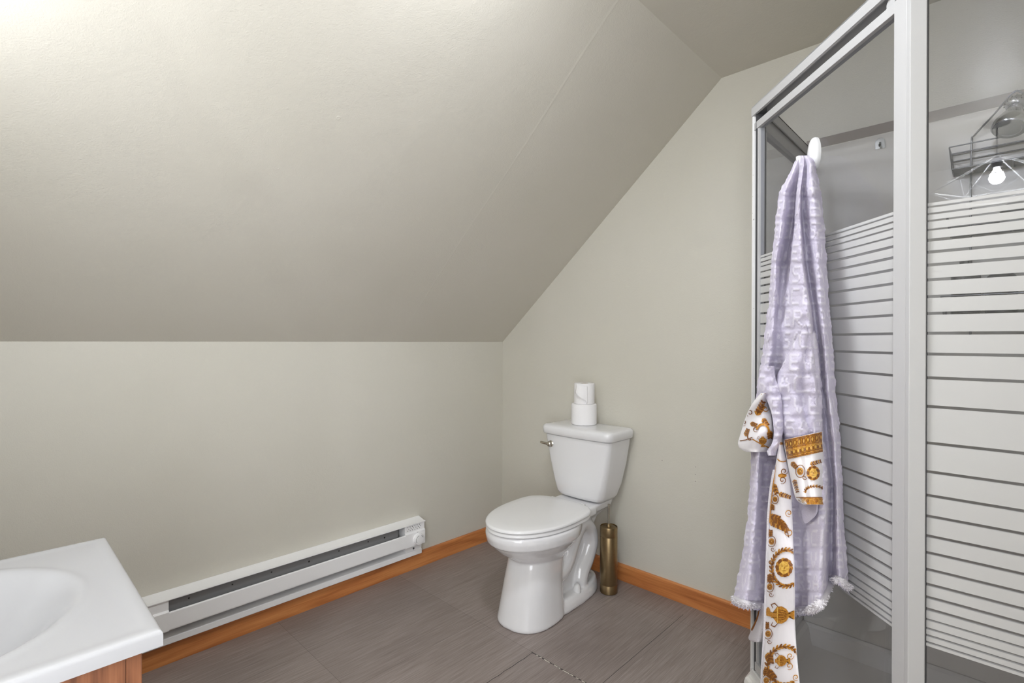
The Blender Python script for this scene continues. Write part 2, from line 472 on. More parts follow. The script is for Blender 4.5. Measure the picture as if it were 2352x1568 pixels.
def build_toilet():
    T = thing('toilet', 'white two-piece toilet with closed lid standing against the back wall', 'toilet', (.728, 0, 0))
    bm = bmesh.new()
    # bowl with rim band
    S = [(.245, -.40, -.655, .098), (.262, -.38, -.665, .108), (.285, -.36, -.700, .128), (.31, -.34, -.738, .150), (.335, -.325, -.765, .167),
         (.352, -.315, -.780, .177), (.356, -.31, -.791, .186), (.385, -.305, -.798, .190), (.404, -.305, -.795, .188), (.409, -.31, -.785, .180)]
    loft(bm, [egg(0, yb, yf, hw, z) for z, yb, yf, hw in S])
    # front pedestal
    S = [(0, -.44, -.725, .126), (.01, -.44, -.727, .128), (.03, -.44, -.722, .125), (.10, -.44, -.706, .118), (.18, -.44, -.686, .111), (.25, -.42, -.670, .105), (.29, -.40, -.655, .10)]
    loft(bm, [egg(0, yb, yf, hw, z, sqb=3.2, sq=2.4) for z, yb, yf, hw in S])
    # foot running back to the wall
    loft(bm, [egg(0, -.115, -.60, hw, z, sq=3.0, sqb=2.6) for z, hw in ((0, .122), (.012, .124), (.03, .120), (.050, .110), (.056, .102))])
    # rear column and platform under the tank
    loft(bm, [rrect(-hw, hw, -.50, yb, .03, z) for z, hw, yb in ((.03, .060, -.155), (.15, .055, -.165), (.26, .060, -.16), (.34, .075, -.12), (.37, .095, -.07), (.385, .112, -.045), (.412, .118, -.04), (.418, .113, -.045))])
    loft(bm, [rrect(-.12, .12, -.42, -.20, .03, z) for z in (.375, .395, .406)])
    # trapway on both sides
    for s in (-1, 1):
        path = smooth_path([(s * .055, -.56, .20), (s * .062, -.47, .165), (s * .066, -.41, .20), (s * .066, -.355, .285), (s * .064, -.29, .335), (s * .064, -.225, .305),
                            (s * .064, -.195, .235), (s * .062, -.225, .165), (s * .060, -.275, .10), (s * .06, -.29, .03)], 5)
        tube(bm, path, .044, 14)
    def turn(o):
        o.rotation_euler.z = math.radians(3.8); o.location.x = -.014; return o
    o = turn(mesh_obj('bowl', bm, M_ceramic, T))
    md = o.modifiers.new('remesh', 'REMESH'); md.mode = 'VOXEL'; md.voxel_size = .0042; md.use_smooth_shade = True
    sm = o.modifiers.new('smooth', 'SMOOTH'); sm.factor = .6; sm.iterations = 7
    # seat and lid
    def plate(name, z0, z1, off, dome=0):
        bm = bmesh.new()
        R = []
        for z, d in ((z0, .004), (z0 + .003, 0), (z1 - .006, 0), (z1 - .002, .003), (z1, .010)):
            R.append([Vector(p) for p in seat_outline(off - d, z)])
        if dome: 
            for sc_, h in ((.8, .0015), (.5, .003), (.2, .0035)):
                R.append([Vector((p.x * sc_, -.52 + (p.y + .52) * sc_, z1 + h)) for p in R[4]])
        loft(bm, R)
        return turn(mesh_obj(name, bm, M_plastic, T, smooth=50))
    def seat_outline(d, z, n=56):
        pts = []
        for i in range(n):
            a = 2 * math.pi * i / n; c, s_ = math.cos(a), math.sin(a)
            ym = -.50
            if s_ <= 0:
                x = (.189 + d) * abs(c) ** (2 / 2.05) * (1 if c >= 0 else -1); y = ym + (-.302 - d) * abs(s_) ** (2 / 2.05)
            else:
                x = (.189 + d) * abs(c) ** (2 / 2.6) * (1 if c >= 0 else -1)
                y = ym + (.205 + d) * min(1, abs(s_) ** (2 / 4.2))
                if abs(x) > .145 and s_ > .6: x = math.copysign(.145 + (abs(x) - .145) * .5, x)
            pts.append((x, y, z))
        return pts
    plate('seat', .4105, .4265, -.003)
    plate('lid', .4285, .4425, 0, 1)
    for s in (-.075, .075):
        bm = bmesh.new()
        lathe(bm, [(.014, .408), (.014, .424), (.010, .430)], (s, -.285, 0), 16)
        tube(bm, [(s - .02, -.287, .428), (s + .02, -.287, .428)], .008, 12)
        turn(mesh_obj('hinge', bm, M_plastic, T, smooth=40))
    # tank
    bm = bmesh.new()
    R = []
    for z, hw, yf, rr in ((.424, .118, -.185, .03), (.428, .132, -.197, .03), (.445, .142, -.204, .03), (.50, .156, -.208, .028), (.60, .178, -.214, .026), (.70, .195, -.220, .024), (.723, .197, -.221, .024)):
        R.append(rrect(-hw, hw, yf, -.025 if z > .5 else -.03 - (.5 - z) * .3, rr, z, bow=.014))
    R.append(rrect(-.188, .188, -.212, -.03, .02, .7283, bow=.012))
    loft(bm, R); mesh_obj('tank', bm, M_ceramic, T, smooth=50)
    bm = bmesh.new()
    R = [rrect(-hw, hw, yf, yb, rr, z, bow=.012) for z, hw, yf, yb, rr in ((.7285, .206, -.232, -.014, .03), (.732, .209, -.236, -.012, .032), (.758, .212, -.238, -.012, .034),
                                                                        (.768, .209, -.235, -.014, .032), (.774, .200, -.226, -.022, .028), (.777, .17, -.20, -.04, .02), (.778, .1, -.15, -.09, .01))]
    loft(bm, R); mesh_obj('tank_lid', bm, M_ceramic, T, smooth=50)
    # lever
    bm = bmesh.new()
    lathe(bm, [(.016, 0), (.016, .004), (.011, .008), (.011, .012), (.014, .018), (.012, .024), (.006, .028)], (-.152, -.2215, .677), 20, (0, -1, 0))
    tube(bm, [(-.152, -.240, .677), (-.170, -.246, .679), (-.190, -.250, .681), (-.199, -.251, .682)], [.008, .0065, .006, .0055], 12)
    o = mesh_obj('flush_lever', bm, M_nickel, T, smooth=50); o['label'] = 'brushed nickel flush lever'
    # bolt caps
    for s in (-1, 1):
        bm = bmesh.new(); lathe(bm, [(.019, .0), (.018, .012), (.013, .030), (.008, .036), (.003, .038)], (s * .094, -.350, .050), 18)
        turn(mesh_obj('bolt_cap', bm, M_plastic, T, smooth=50))
    # water supply
    bm = bmesh.new()
    tube(bm, smooth_path([(-.125, -.07, .43), (-.128, -.07, .36), (-.15, -.06, .24), (-.145, -.05, .17), (-.14, -.03, .16)], 5), .007, 10)
    lathe(bm, [(.014, .385), (.014, .43)], (-.125, -.07, 0), 12)
    mesh_obj('supply_hose', bm, M_paper, T, smooth=50)
build_toilet()

def paper_roll(name, label, x, y, z, r, h, flap):
    T = thing(name, label, 'toilet paper', (x, y, z), 0, 'toilet paper rolls stacked on the tank')
    bm = bmesh.new()
    prof = [(.021, 0), (r - .004, 0), (r - .001, .002), (r, .005), (r, h - .005), (r - .001, h - .002), (r - .004, h), (.021, h), (.021, 0)]
    lathe(bm, prof, n=48, closed=True)
    mesh_obj('tissue', bm, M_paper, T, smooth=50)
    bm = bmesh.new(); lathe(bm, [(.0208, .001), (.0208, h - .001), (.0195, h - .001), (.0195, .001), (.0208, .001)], n=32, closed=True)
    o = mesh_obj('core', bm, M_card, T, smooth=50); o['label'] = 'brown cardboard core'
    if flap:
        # loose end hanging diagonally off the front
        bm = bmesh.new(); prev = None
        for i in range(13):
            u = i / 12; row = []
            a = math.radians(258 + 66 * u)
            zt = h - .003 - .010 * u
            zb = h * (.55 - .45 * u) if u < .86 else h * (.16 + (u - .86) * 1.2) - .022
            for k in range(7):
                v = k / 6; rr = r + .0015 + .010 * v * v * math.sin(math.pi * min(1, u + .15)) + .003 * v
                row.append(bm.verts.new((rr * math.cos(a), rr * math.sin(a), zt + (zb - zt) * v)))
            if prev:
                for k in range(6): bm.faces.new((prev[k], prev[k + 1], row[k + 1], row[k]))
            prev = row
        o = mesh_obj('loose_sheet', bm, M_paper, T, smooth=60)
        md = o.modifiers.new('s', 'SOLIDIFY'); md.thickness = .0006
    return T
RB = (1.0, 0, 0)
_p = pt_plane(1340, 968, Vector((0, 0, 1)), .7795)
ROLLX, ROLLY = .702, -.115
paper_roll('toilet_paper_roll', 'full white toilet paper roll standing on the tank lid, under another roll', ROLLX, ROLLY, .7788, .064, .104, False)
paper_roll('toilet_paper_roll', 'slightly smaller toilet paper roll with loose end, stacked on top', ROLLX + .003, ROLLY - .002, .8832, .052, .104, True)

def build_brush():
    T = thing('toilet_brush', 'tall slim brass toilet brush holder on the floor right of the toilet', 'toilet brush', (.879, -.156, 0))
    bm = bmesh.new()
    lathe(bm, [(.038, 0), (.0415, .003), (.0415, .040), (.0410, .041), (.0410, .043), (.0415, .044), (.0415, .268), (.0410, .269), (.0410, .271), (.0415, .272), (.0415, .312), (.0405, .315), (.038, .315), (.037, .309), (.037, .02), (.001, .02)], n=40)
    mesh_obj('holder', bm, M_bronze, T, smooth=30)
    bm = bmesh.new(); lathe(bm, [(.0365, .300), (.0365, .311), (.030, .314), (.012, .315), (.010, .325), (.006, .327)], n=32)
    mesh_obj('cap', bm, M_bronze, T, smooth=30)
    bm = bmesh.new(); lathe(bm, [(.0055, .30), (.0055, .405), (.0055, .42)], n=16)
    mesh_obj('handle', bm, M_nickel, T, smooth=30)
build_brush()

# ------------------------------------------------------------------ baseboard heater
def build_heater():
    y0, y1 = -2.16, -.632
    T = thing('baseboard_heater', 'long white electric baseboard heater mounted low on the left wall', 'heater', (0, 0, 0))
    yc0, yc1 = -1.768, -.752      # between the end sections
    bm = bmesh.new(); extrude_y(bm, [(0.0005, .085), (.0035, .085), (.0035, .262), (.0005, .262)], y0, y1)
    mesh_obj('back_plate', bm, M_heater_in, T)
    bm = bmesh.new(); extrude_y(bm, [(.0372, .150), (.0382, .150), (.0382, .2465), (.0372, .2465)], yc0 - .004, yc1 - .03)
    o = mesh_obj('deflector_plate', bm, M_heater_in, T); o['label'] = 'grey metal deflector plate with round holes'
    for k, y in enumerate((-1.70, -1.55, -1.40, -1.24, -1.10, -.95, -.86)):
        bm = bmesh.new(); lathe(bm, [(.0042 if k in (3, 6) else .003, 0), (.0042 if k in (3, 6) else .003, .0008), (.001, .001)], (.0383, y, .226 if k in (3, 6) else .231), 12, (1, 0, 0))
        mesh_obj('plate_hole', bm, M_dark, o)
    # curved top cover
    prof = [(.0006, .262), (.0006, .270), (.012, .2665), (.030, .262), (.046, .2585), (.0605, .2575), (.0605, .2545), (.048, .2545), (.0475, .2500), (.0460, .2500), (.0455, .2550), (.028, .2585), (.010, .262)]
    bm = bmesh.new(); extrude_y(bm, prof, y0, y1 + .004); mesh_obj('top_cover', bm, M_heater, T)
    # front panel
    prof = [(.0545, .2095), (.057, .2118), (.0600, .2110), (.0620, .2080), (.0620, .150), (.0605, .1455), (.050, .1440), (.050, .1455), (.0590, .1475), (.0605, .151), (.0605, .2072), (.0590, .2095), (.0570, .2102), (.0545, .2080)]
    bm = bmesh.new(); extrude_y(bm, prof, yc0, yc1); mesh_obj('front_panel', bm, M_heater, T)
    # bottom lip
    prof = [(.0036, .130), (.0046, .130), (.0050, .122), (.036, .108), (.0385, .106), (.0385, .086), (.0375, .084), (.0036, .084)]
    bm = bmesh.new(); extrude_y(bm, prof, y0, y1 - .004); mesh_obj('bottom_tray', bm, M_heater, T)
    # heating element with fins
    bm = bmesh.new(); tube(bm, [(.024, yc0, .182), (.024, yc1, .182)], .005, 10)
    y = yc0 + .03
    while y < yc1 - .03:
        box(bm, .010, .036, y, y + .0008, .158, .208); y += .012
    mesh_obj('heating_element', bm, M_fins, T)
    # end sections
    for a, b, right in ((y0, yc0, False), (yc1, y1, True)):
        bm = bmesh.new()
        extrude_y(bm, [(.0036, .143), (.061, .143), (.0622, .146), (.0622, .2125), (.0585, .2175), (.055, .2185), (.055, .2535), (.0036, .2535)], a, b)
        o = mesh_obj('end_section', bm, M_heater, T)
        bm = bmesh.new()
        sg = 1 if right else -1
        yy = b if right else a
        box(bm, .005, .030, min(yy, yy - sg * .10) + .0001, max(yy, yy - sg * .10) - .0001, .1084, .1425)
        mesh_obj('junction_box', bm, M_heater, o)
        bm = bmesh.new(); lathe(bm, [(.0055, 0), (.005, .002), (.003, .003)], (.0305, yy - sg * .05, .119), 12, (1, 0, 0))
        mesh_obj('screw', bm, M_fins, o)
        if right:
            bm = bmesh.new()
            for r_ in range(3):
                for c_ in range(6):
                    lathe(bm, [(.0020, 0), (.0020, .0005), (.0008, .0006)], (.0551, -.735 + c_ * .0145 + (r_ % 2) * .006, .246 - r_ * .009), 8, (1, 0, 0))
            mesh_obj('vent_hole', bm, M_dark, o)
            bm = bmesh.new(); lathe(bm, [(.0300, 0), (.0300, .003), (.0275, .004), (.0275, .014), (.0255, .017), (.0185, .0175), (.018, .019), (.003, .0195)], (.0622, -.678, .176), 36, (1, 0, 0))
            k = mesh_obj('thermostat_knob', bm, M_heater, T, smooth=35)
            bm = bmesh.new()
            for a0, a1 in ((100, 215), (20, 60)):
                pts = [Vector((.0812, -.678 + .0215 * math.cos(math.radians(a0 + (a1 - a0) * i / 14)), .176 + .0215 * math.sin(math.radians(a0 + (a1 - a0) * i / 14)))) for i in range(15)]
                pts = [Vector((.0796, p.y, p.z)) for p in pts]; tube(bm, pts, .0008, 6)
            box(bm, .0622, .0628, -.679, -.677, .209, .2115)
            mesh_obj('dial_mark', bm, M_darkline, k)
    # rating sticker inside the lower slot
    bm = bmesh.new(); box(bm, .0037, .0042, -1.0, -.80, .1305, .141)
    mesh_obj('rating_sticker', bm, M_fins, T)
build_heater()

# ------------------------------------------------------------------ vanity
def build_vanity():
    T = thing('bathroom_vanity', 'small oak vanity cabinet below the white basin top', 'cabinet', (1.165, -2.32, 0))
    X0, X1, Y0, Y1 = .945 - 1.165, 1.386 - 1.165, -2.548 + 2.32, -2.083 + 2.32
    bm = bmesh.new(); box(bm, X0, X0 + .016, Y0, Y1 - .0185, .09, .7775); box(bm, X1 - .016, X1, Y0, Y1 - .0185, .09, .7775)
    box(bm, X0 + .0159, X1 - .0159, Y0, Y0 + .01, .09, .7775); box(bm, X0 + .0159, X1 - .0159, Y0 + .0099, Y1 - .0185, .09, .106); box(bm, X0 + .01, X1 - .01, Y0, Y1 - .07, 0, .0905)
    mesh_obj('carcass', bm, M_oak, T)
    bm = bmesh.new()
    for a, b, c, d in ((X0, X0 + .045, .09, .7775), (X1 - .045, X1, .09, .7775), (X0 + .045, X1 - .045, .7375, .7775), (X0 + .045, X1 - .045, .09, .13)):
        box(bm, a, b, Y1 - .018, Y1, c, d, .0008, 1)
    mesh_obj('face_frame', bm, M_oak, T)
    bm = bmesh.new(); box(bm, X0 + .047, X1 - .047, Y1 - .017, Y1 + .001, .132, .7355, .002, 1)
    box(bm, X0 + .10, X1 - .10, Y1 + .0008, Y1 + .004, .18, .685, .001, 1)
    d = mesh_obj('door', bm, M_oak, T)
    bm = bmesh.new(); lathe(bm, [(.006, 0), (.006, .012), (.013, .018), (.013, .024), (.006, .028)], (X1 - .07, Y1 + .0012, .66), 20, (0, 1, 0))
    mesh_obj('knob', bm, M_nickel, d, smooth=40)
    # basin top
    B = thing('basin_top', 'white cultured marble basin top in the lower left corner', 'sink', (1.165, -2.32, .778))
    x0, x1, y0, y1 = .925 - 1.165, 1.402 - 1.165, -2.552 + 2.32, -2.062 + 2.32
    bm = bmesh.new(); nx, ny = 96, 100; grid = []
    cx, cy, ax, ay = -.004, .020, .186, .172
    def top(x, y):
        d = math.hypot((x - cx) / ax, (y - cy) / ay)
        t = max(0, min(1, (1.0 - d) / .92)); t = t * t * (3 - 2 * t)
        z = .022 - .110 * (t ** .62) if d < 1 else .022
        if d >= 1: z += .0016 * math.exp(-((d - 1.04) / .035) ** 2)
        e = min(x1 - x, y1 - y, x - x0)
        z += .0012 * math.exp(-((e - .012) / .008) ** 2)
        if e < .006: z -= .006 - math.sqrt(max(0, .006 ** 2 - (.006 - e) ** 2))
        return z
    xs = sorted(set([x0 + (x1 - x0) * i / nx for i in range(nx + 1)] + [x1 - .0005, x1 - .0015, x1 - .003, x0 + .0015]))
    ys = sorted(set([y0 + (y1 - y0) * i / ny for i in range(ny + 1)] + [y1 - .0005, y1 - .0015, y1 - .003]))
    for x in xs: grid.append([bm.verts.new((x, y, top(x, y))) for y in ys])
    for i in range(len(xs) - 1):
        for j in range(len(ys) - 1): bm.faces.new((grid[i][j], grid[i + 1][j], grid[i + 1][j + 1], grid[i][j + 1]))
    edge = [grid[i][0] for i in range(len(xs))] + [grid[-1][j] for j in range(1, len(ys))] + [grid[i][-1] for i in range(len(xs) - 2, -1, -1)] + [grid[0][j] for j in range(len(ys) - 2, 0, -1)]
    low = [bm.verts.new((v.co.x, v.co.y, 0)) for v in edge]
    inn = [bm.verts.new((cx0 + (v.co.x - cx0) * .93, v.co.y * .93, 0)) for cx0 in (0,) for v in edge]
    n = len(edge)
    for i in range(n):
        bm.faces.new((edge[i], edge[(i + 1) % n], low[(i + 1) % n], low[i])); bm.faces.new((low[i], low[(i + 1) % n], inn[(i + 1) % n], inn[i]))
    mesh_obj('counter_slab', bm, M_marble, B, smooth=40)
    bm = bmesh.new(); lathe(bm, [(.022, 0), (.022, .002), (.016, .003), (.004, .001)], (cx, cy, -.093), 24)
    mesh_obj('drain', bm, M_chrome, B, smooth=40)
build_vanity()

# ------------------------------------------------------------------ shower
DC = 1.152                         # door plane: x + y = DC
S2 = math.sqrt(.5)
A = Vector((1.6500, -.4980, 0)); Bp = Vector((2.0728, -.9208, 0))
TD = Vector((S2, -S2, 0)); ND = Vector((-S2, -S2, 0))
RY = -.9444
def dpt(t, n, z): 
    p = A + TD * t + ND * n; return Vector((p.x, p.y, z))
def dbox(bm, t0, t1, n0, n1, z0, z1, bev=0, mat=0):
    vs = [bm.verts.new(dpt(t, n, z)) for t in (t0, t1) for n in (n0, n1) for z in (z0, z1)]; fs = []
    for idx in ((0, 1, 3, 2), (4, 6, 7, 5), (0, 4, 5, 1), (2, 3, 7, 6), (0, 2, 6, 4), (1, 5, 7, 3)):
        f = bm.faces.new([vs[i] for i in idx]); f.material_index = mat; fs.append(f)
    if bev: bmesh.ops.bevel(bm, geom=list(set(e for f in fs for e in f.edges)), offset=bev, segments=2, affect='EDGES', profile=.5)
LD = (Bp - A).length
def build_shower():
    T = thing('shower_enclosure', 'corner shower enclosure with white frame and white striped glass', 'shower', (0, 0, 0))
    # pan
    bm = bmesh.new()
    poly = [(1.632, 0), (1.632, -.515), (2.098, -.981), (RIGHT_X, -.981), (RIGHT_X, 0)]
    inner = [(1.70, -.03), (1.70, -.49), (2.13, -.905), (RIGHT_X - .03, -.905), (RIGHT_X - .03, -.03)]
    def ring(pl, z): return [bm.verts.new((x, y, z)) for x, y in pl]
    def off(pl, d):
        c = Vector((2.2, -.45, 0)); return [(x + (c.x - x) * d, y + (c.y - y) * d) for x, y in pl]
    rs = [ring(poly, 0), ring(poly, .095), ring(off(poly, .006), .108), ring(off(poly, .02), .115), ring(off(inner, -.02), .115), ring(inner, .105), ring(off(inner, .03), .045), ring(off(inner, .8), .035)]
    for a, b in zip(rs, rs[1:]):
        for i in range(5): bm.faces.new((a[i], a[(i + 1) % 5], b[(i + 1) % 5], b[i]))
    bm.faces.new(rs[0]); bm.faces.new(rs[-1])
    mesh_obj('shower_pan', bm, M_pan, T, smooth=25)
    # bottom tracks
    zt0, zt1 = 1.931, 1.960
    bm = bmesh.new()
    box(bm, 1.652, 1.676, -.49, -.002, .1155, .145, .002, 1); dbox(bm, .0, LD + .02, -.030, .006, .1155, .142, .002)
    box(bm, 2.10, RIGHT_X - .002, RY + .002, RY + .026, .1155, .15, .002, 1)
    mesh_obj('bottom_track', bm, M_frame_old, T)
    # header
    bm = bmesh.new()
    def poly_rail(bm, w0, w1, z0, z1):
        """rail following the three sides: outer offset w0, inner offset w1"""
        def path(o):
            # o = offset outward
            a = (A.x - o, 0 - .001); k = o * math.tan(math.radians(22.5))
            b = (A.x - o, A.y - k); c = (Bp.x + .029 - k, RY - o + .0); d = (RIGHT_X - .001, RY - o)
            # intersection of diagonal offset with right side offset
            cx = DC - o / S2 - (RY - o)
            return [a, (A.x - o, DC - o / S2 - (A.x - o)), (cx, RY - o), d]
        po, pi_ = path(w0), path(w1)
        v = [[bm.verts.new((x, y, z)) for x, y in p] for p in (po, pi_) for z in (z0, z1)]
        o0, o1, i0, i1 = v
        for k in range(3):
            bm.faces.new((o0[k], o0[k + 1], o1[k + 1], o1[k])); bm.faces.new((i0[k], i0[k + 1], i1[k + 1], i1[k]))
            bm.faces.new((o1[k], o1[k + 1], i1[k + 1], i1[k])); bm.faces.new((o0[k], o0[k + 1], i0[k + 1], i0[k]))
        bm.faces.new((o0[0], o1[0], i1[0], i0[0])); bm.faces.new((o0[3], o1[3], i1[3], i0[3]))
    poly_rail(bm, .006, -.002, zt0, zt1)           # outer fascia
    poly_rail(bm, .006, -.040, zt1 - .004, zt1)      # top
    poly_rail(bm, -.036, -.040, 1.925, zt1)          # inner fascia
    mesh_obj('header_rail', bm, M_frame, T)
    # posts
    bm = bmesh.new()
    prism(bm, [(1.6455, -.4985), (1.6500, -.5030), (1.658, -.4985), (1.662, -.487), (1.662, -.475), (1.6455, -.475)], .1155, zt0, .001)
    mesh_obj('corner_post', bm, M_frame_old, T)
    bm = bmesh.new()
    dbox(bm, .017, .021, -.030, .001, .142, zt0)
    mesh_obj('seal_strip', bm, M_darkline, T)
    bm = bmesh.new()
    q = pt_plane(2079.5, 700, Vector((1, 1, 0)), DC - .004 / S2); e = pt_plane(2127, 700, Vector((0, 1, 0)), RY - .003)
    prism(bm, [(q.x, q.y), (q.x + .007, q.y - .0085), (e.x, e.y), (e.x, RY + .03), (q.x + .03, RY + .05), (q.x + .006, q.y + .016)], .1155, zt0, .0012)
    mesh_obj('corner_post', bm, M_frame, T)
    # side panel between front post and back wall
    bm = bmesh.new()
    box(bm, 1.652, 1.676, -.475, -.452, .145, 1.885, .001, 1); box(bm, 1.652, 1.676, -.026, -.002, .145, 1.885, .001, 1)
    box(bm, 1.6505, 1.680, -.475, -.002, 1.886, 1.93, .001, 1); box(bm, 1.652, 1.676, -.452, -.026, .1455, .17, .001, 1)
    sp = mesh_obj('side_panel_frame', bm, M_frame, T)
    bm = bmesh.new(); box(bm, 1.661, 1.666, -.452, -.026, .17, 1.886); mesh_obj('side_glass', bm, M_glass, sp)
    # door: frame and glass
    bm = bmesh.new()
    t1 = (q - A).dot(TD) - .002
    zr0, zr1 = 1.8835, 1.9065
    dbox(bm, LD - .001, t1, -.022, .002, .146, zr1, .001)     # right stile
    dbox(bm, .004, LD - .001, -.022, .001, zr0, zr1, .001)    # top rail
    dbox(bm, .021, LD - .001, -.022, .001, .146, .172, .001)
    dbox(bm, .0215, .030, -.022, -.002, .172, zr0, .001)
    d = mesh_obj('door_frame', bm, M_frame, T)
    bm = bmesh.new(); dbox(bm, .0305, LD - .0015, -.014, -.009, .172, zr0 - .0002); mesh_obj('door_glass', bm, M_glass, d)
    for t_ in (LD - .022,):
        bm = bmesh.new(); lathe(bm, [(.004, 0), (.012, .001), (.012, .007), (.004, .008)], dpt(t_, -.006, zr1 + .011), 20, tuple(-ND))
        mesh_obj('roller', bm, M_frame, d, smooth=40)
    # fixed panel right of the door
    bm = bmesh.new(); box(bm, e.x + .0005, RIGHT_X - .026, RY + .006, RY + .011, .151, 1.93); g = mesh_obj('fixed_glass', bm, M_glass, T)
    bm = bmesh.new(); box(bm, e.x - .004, e.x + .0015, RY - .001, RY + .014, .151, 1.93)
    mesh_obj('seal_strip', bm, M_darkline, T)
    bm = bmesh.new(); box(bm, RIGHT_X - .026, RIGHT_X - .001, RY, RY + .024, .151, 1.93); mesh_obj('wall_channel', bm, M_frame, T)
    # moulded wall surround
    bm = bmesh.new()
    ztop = 1.937
    def arch(x): return .0
    prof = [(-.0005, .116), (-.016, .116), (-.016, ztop - .02), (-.018, ztop - .008), (-.022, ztop), (-.018, ztop + .004), (-.0005, ztop + .006)]
    a = [bm.verts.new((1.681, y, z)) for y, z in prof]; b = [bm.verts.new((RIGHT_X - .0005, y, z)) for y, z in prof]
    bm.faces.new(a); bm.faces.new(b[::-1])
    for i in range(7): bm.faces.new((a[i], b[i], b[(i + 1) % 7], a[(i + 1) % 7]))
    prof2 = [(RIGHT_X + y, z) for y, z in prof]
    a = [bm.verts.new((x, -.02, z)) for x, z in prof2]; b = [bm.verts.new((x, RY + .03, z)) for x, z in prof2]
    bm.faces.new(a); bm.faces.new(b[::-1])
    for i in range(7): bm.faces.new((a[i], b[i], b[(i + 1) % 7], a[(i + 1) % 7]))
    S = mesh_obj('shower_surround', bm, M_acrylic, None, smooth=30)
    tag(S, 'pale grey moulded acrylic surround lining the walls inside the shower', 'shower surround')
    bm = bmesh.new(); box(bm, 1.682, RIGHT_X - .001, -.006, -.0005, ztop + .0065, ztop + .045)
    mesh_obj('caulk_strip', bm, M_caulk, S)
build_shower()

# shower head with arm
def build_head():
    T = thing('shower_fixture', 'chrome shower head hanging from its arm inside the shower', 'shower head', (2.262, -.016, 1.93))
    L = lambda x, y, z: (x - 2.262, y + .016, z - 1.93)
    bm = bmesh.new()
    lathe(bm, [(.032, 0), (.032, .002), (.024, .007), (.012, .011)], L(2.285, -.0165, 1.935), 28, (0, -1, 0))
    mesh_obj('escutcheon', bm, M_chrome, T, smooth=40)
    bm = bmesh.new(); tube(bm, smooth_path([L(2.285, -.018, 1.935), L(2.283, -.06, 1.937), L(2.276, -.10, 1.928), L(2.266, -.13, 1.908)], 5), .0095, 14)
    mesh_obj('arm', bm, M_chrome, T, smooth=50)
    c = Vector(L(2.262, -.14, 1.898)); ax = Vector((-.16, -.42, -.88)).normalized()
    bm = bmesh.new()
    lathe(bm, [(.010, -.018), (.020, -.016), (.025, -.008), (.026, .002), (.022, .012), (.016, .016)], c, 32, ax)
    for k in range(14):
        a = 2 * math.pi * k / 14
        M = Vector((0, 0, 1)).rotation_difference(ax).to_matrix()
        p0 = c + M @ Vector((.0258 * math.cos(a), .0258 * math.sin(a), -.010)); p1 = c + M @ Vector((.0266 * math.cos(a), .0266 * math.sin(a), .004))
        tube(bm, [p0, p1], .0016, 6)
    mesh_obj('swivel_collar', bm, M_chrome, T, smooth=40)
    bm = bmesh.new()
    lathe(bm, [(.012, .014), (.018, .020), (.021, .032), (.030, .050), (.038, .066), (.041, .078), (.041, .088), (.038, .092)], c, 40, ax)
    mesh_obj('head_shell', bm, M_chrome, T, smooth=40)
    bm = bmesh.new()
    lathe(bm, [(.037, .088), (.037, .0935), (.027, .0945), (.026, .0930), (.012, .0930), (.002, .0935)], c, 40, ax)
    mesh_obj('spray_face', bm, simple('spray_face', srgb(150, 150, 150), .5, .2), T, smooth=40)
build_head()

def build_caddy():
    T = thing('shower_caddy', 'wire shower caddy hanging from the shower arm behind the fixed glass', 'shower caddy', (2.256, -.06, 1.30))
    L = lambda x, y, z: Vector((x - 2.256, y + .06, z - 1.30))
    bm = bmesh.new(); XC = 2.256
    pr = smooth_path([L(2.160, -.028, 1.22), L(2.160, -.028, 1.70), L(2.162, -.030, 1.845), L(2.168, -.034, 1.862), L(2.215, -.07, 1.905), L(2.248, -.10, 1.938), L(2.262, -.105, 1.948)], 4)
    tube(bm, pr, .0028, 8)
    o = L(XC, 0, 0).x
    tube(bm, [Vector((2 * (2.262 - 2.256) - p.x, p.y, p.z)) for p in pr], .0028, 8)
    mesh_obj('hanger', bm, M_wire, T, smooth=50)
    def basket(name, x0, x1, yb, yf, zb, zt, tilt=0):
        bm = bmesh.new(); r = .0022
        def loop(z, g=0): return [L(x0 - g, yb, z), L(x0 - g, yf - g, z), L(x1 + g, yf - g, z), L(x1 + g, yb, z), L(x0 - g, yb, z)]
        for z, g in ((zt, .006), (zt - .022, .003)): tube(bm, loop(z, g), r, 8)
        tube(bm, loop(zb, 0), .0025, 8)
        for i in range(13):
            y = yb + (yf - yb) * i / 12; tube(bm, [L(x0, y, zb), L(x1, y, zb)], .0016, 6)
        for i in range(3):
            x = x0 + (x1 - x0) * (i + .5) / 3; tube(bm, [L(x, yb, zb - .002), L(x, yf, zb - .002)], .002, 6)
        for x, s in ((x0, -1), (x1, 1)):
            for y in (yf, (yf + yb) / 2, yb): tube(bm, [L(x, y, zb), L(x + s * .001, y - .001, zb + .022), L(x + s * .006, y - (.006 if y == yf else 0), zt)], .0022, 6)
            box(bm, *(sorted((L(x, 0, 0).x - .0008, L(x, 0, 0).x + .0008))), L(0, yf, 0).y, L(0, yb, 0).y, L(0, 0, zb - .001).z, L(0, 0, zb + .016).z)
        return mesh_obj(name, bm, M_wire, T, smooth=50)
    basket('basket', 2.118, 2.396, -.022, -.112, 1.745, 1.815)
    basket('basket', 2.112, 2.400, -.022, -.118, 1.545, 1.600)
    basket('basket', 2.100, 2.410, -.022, -.122, 1.285, 1.345)
build_caddy()

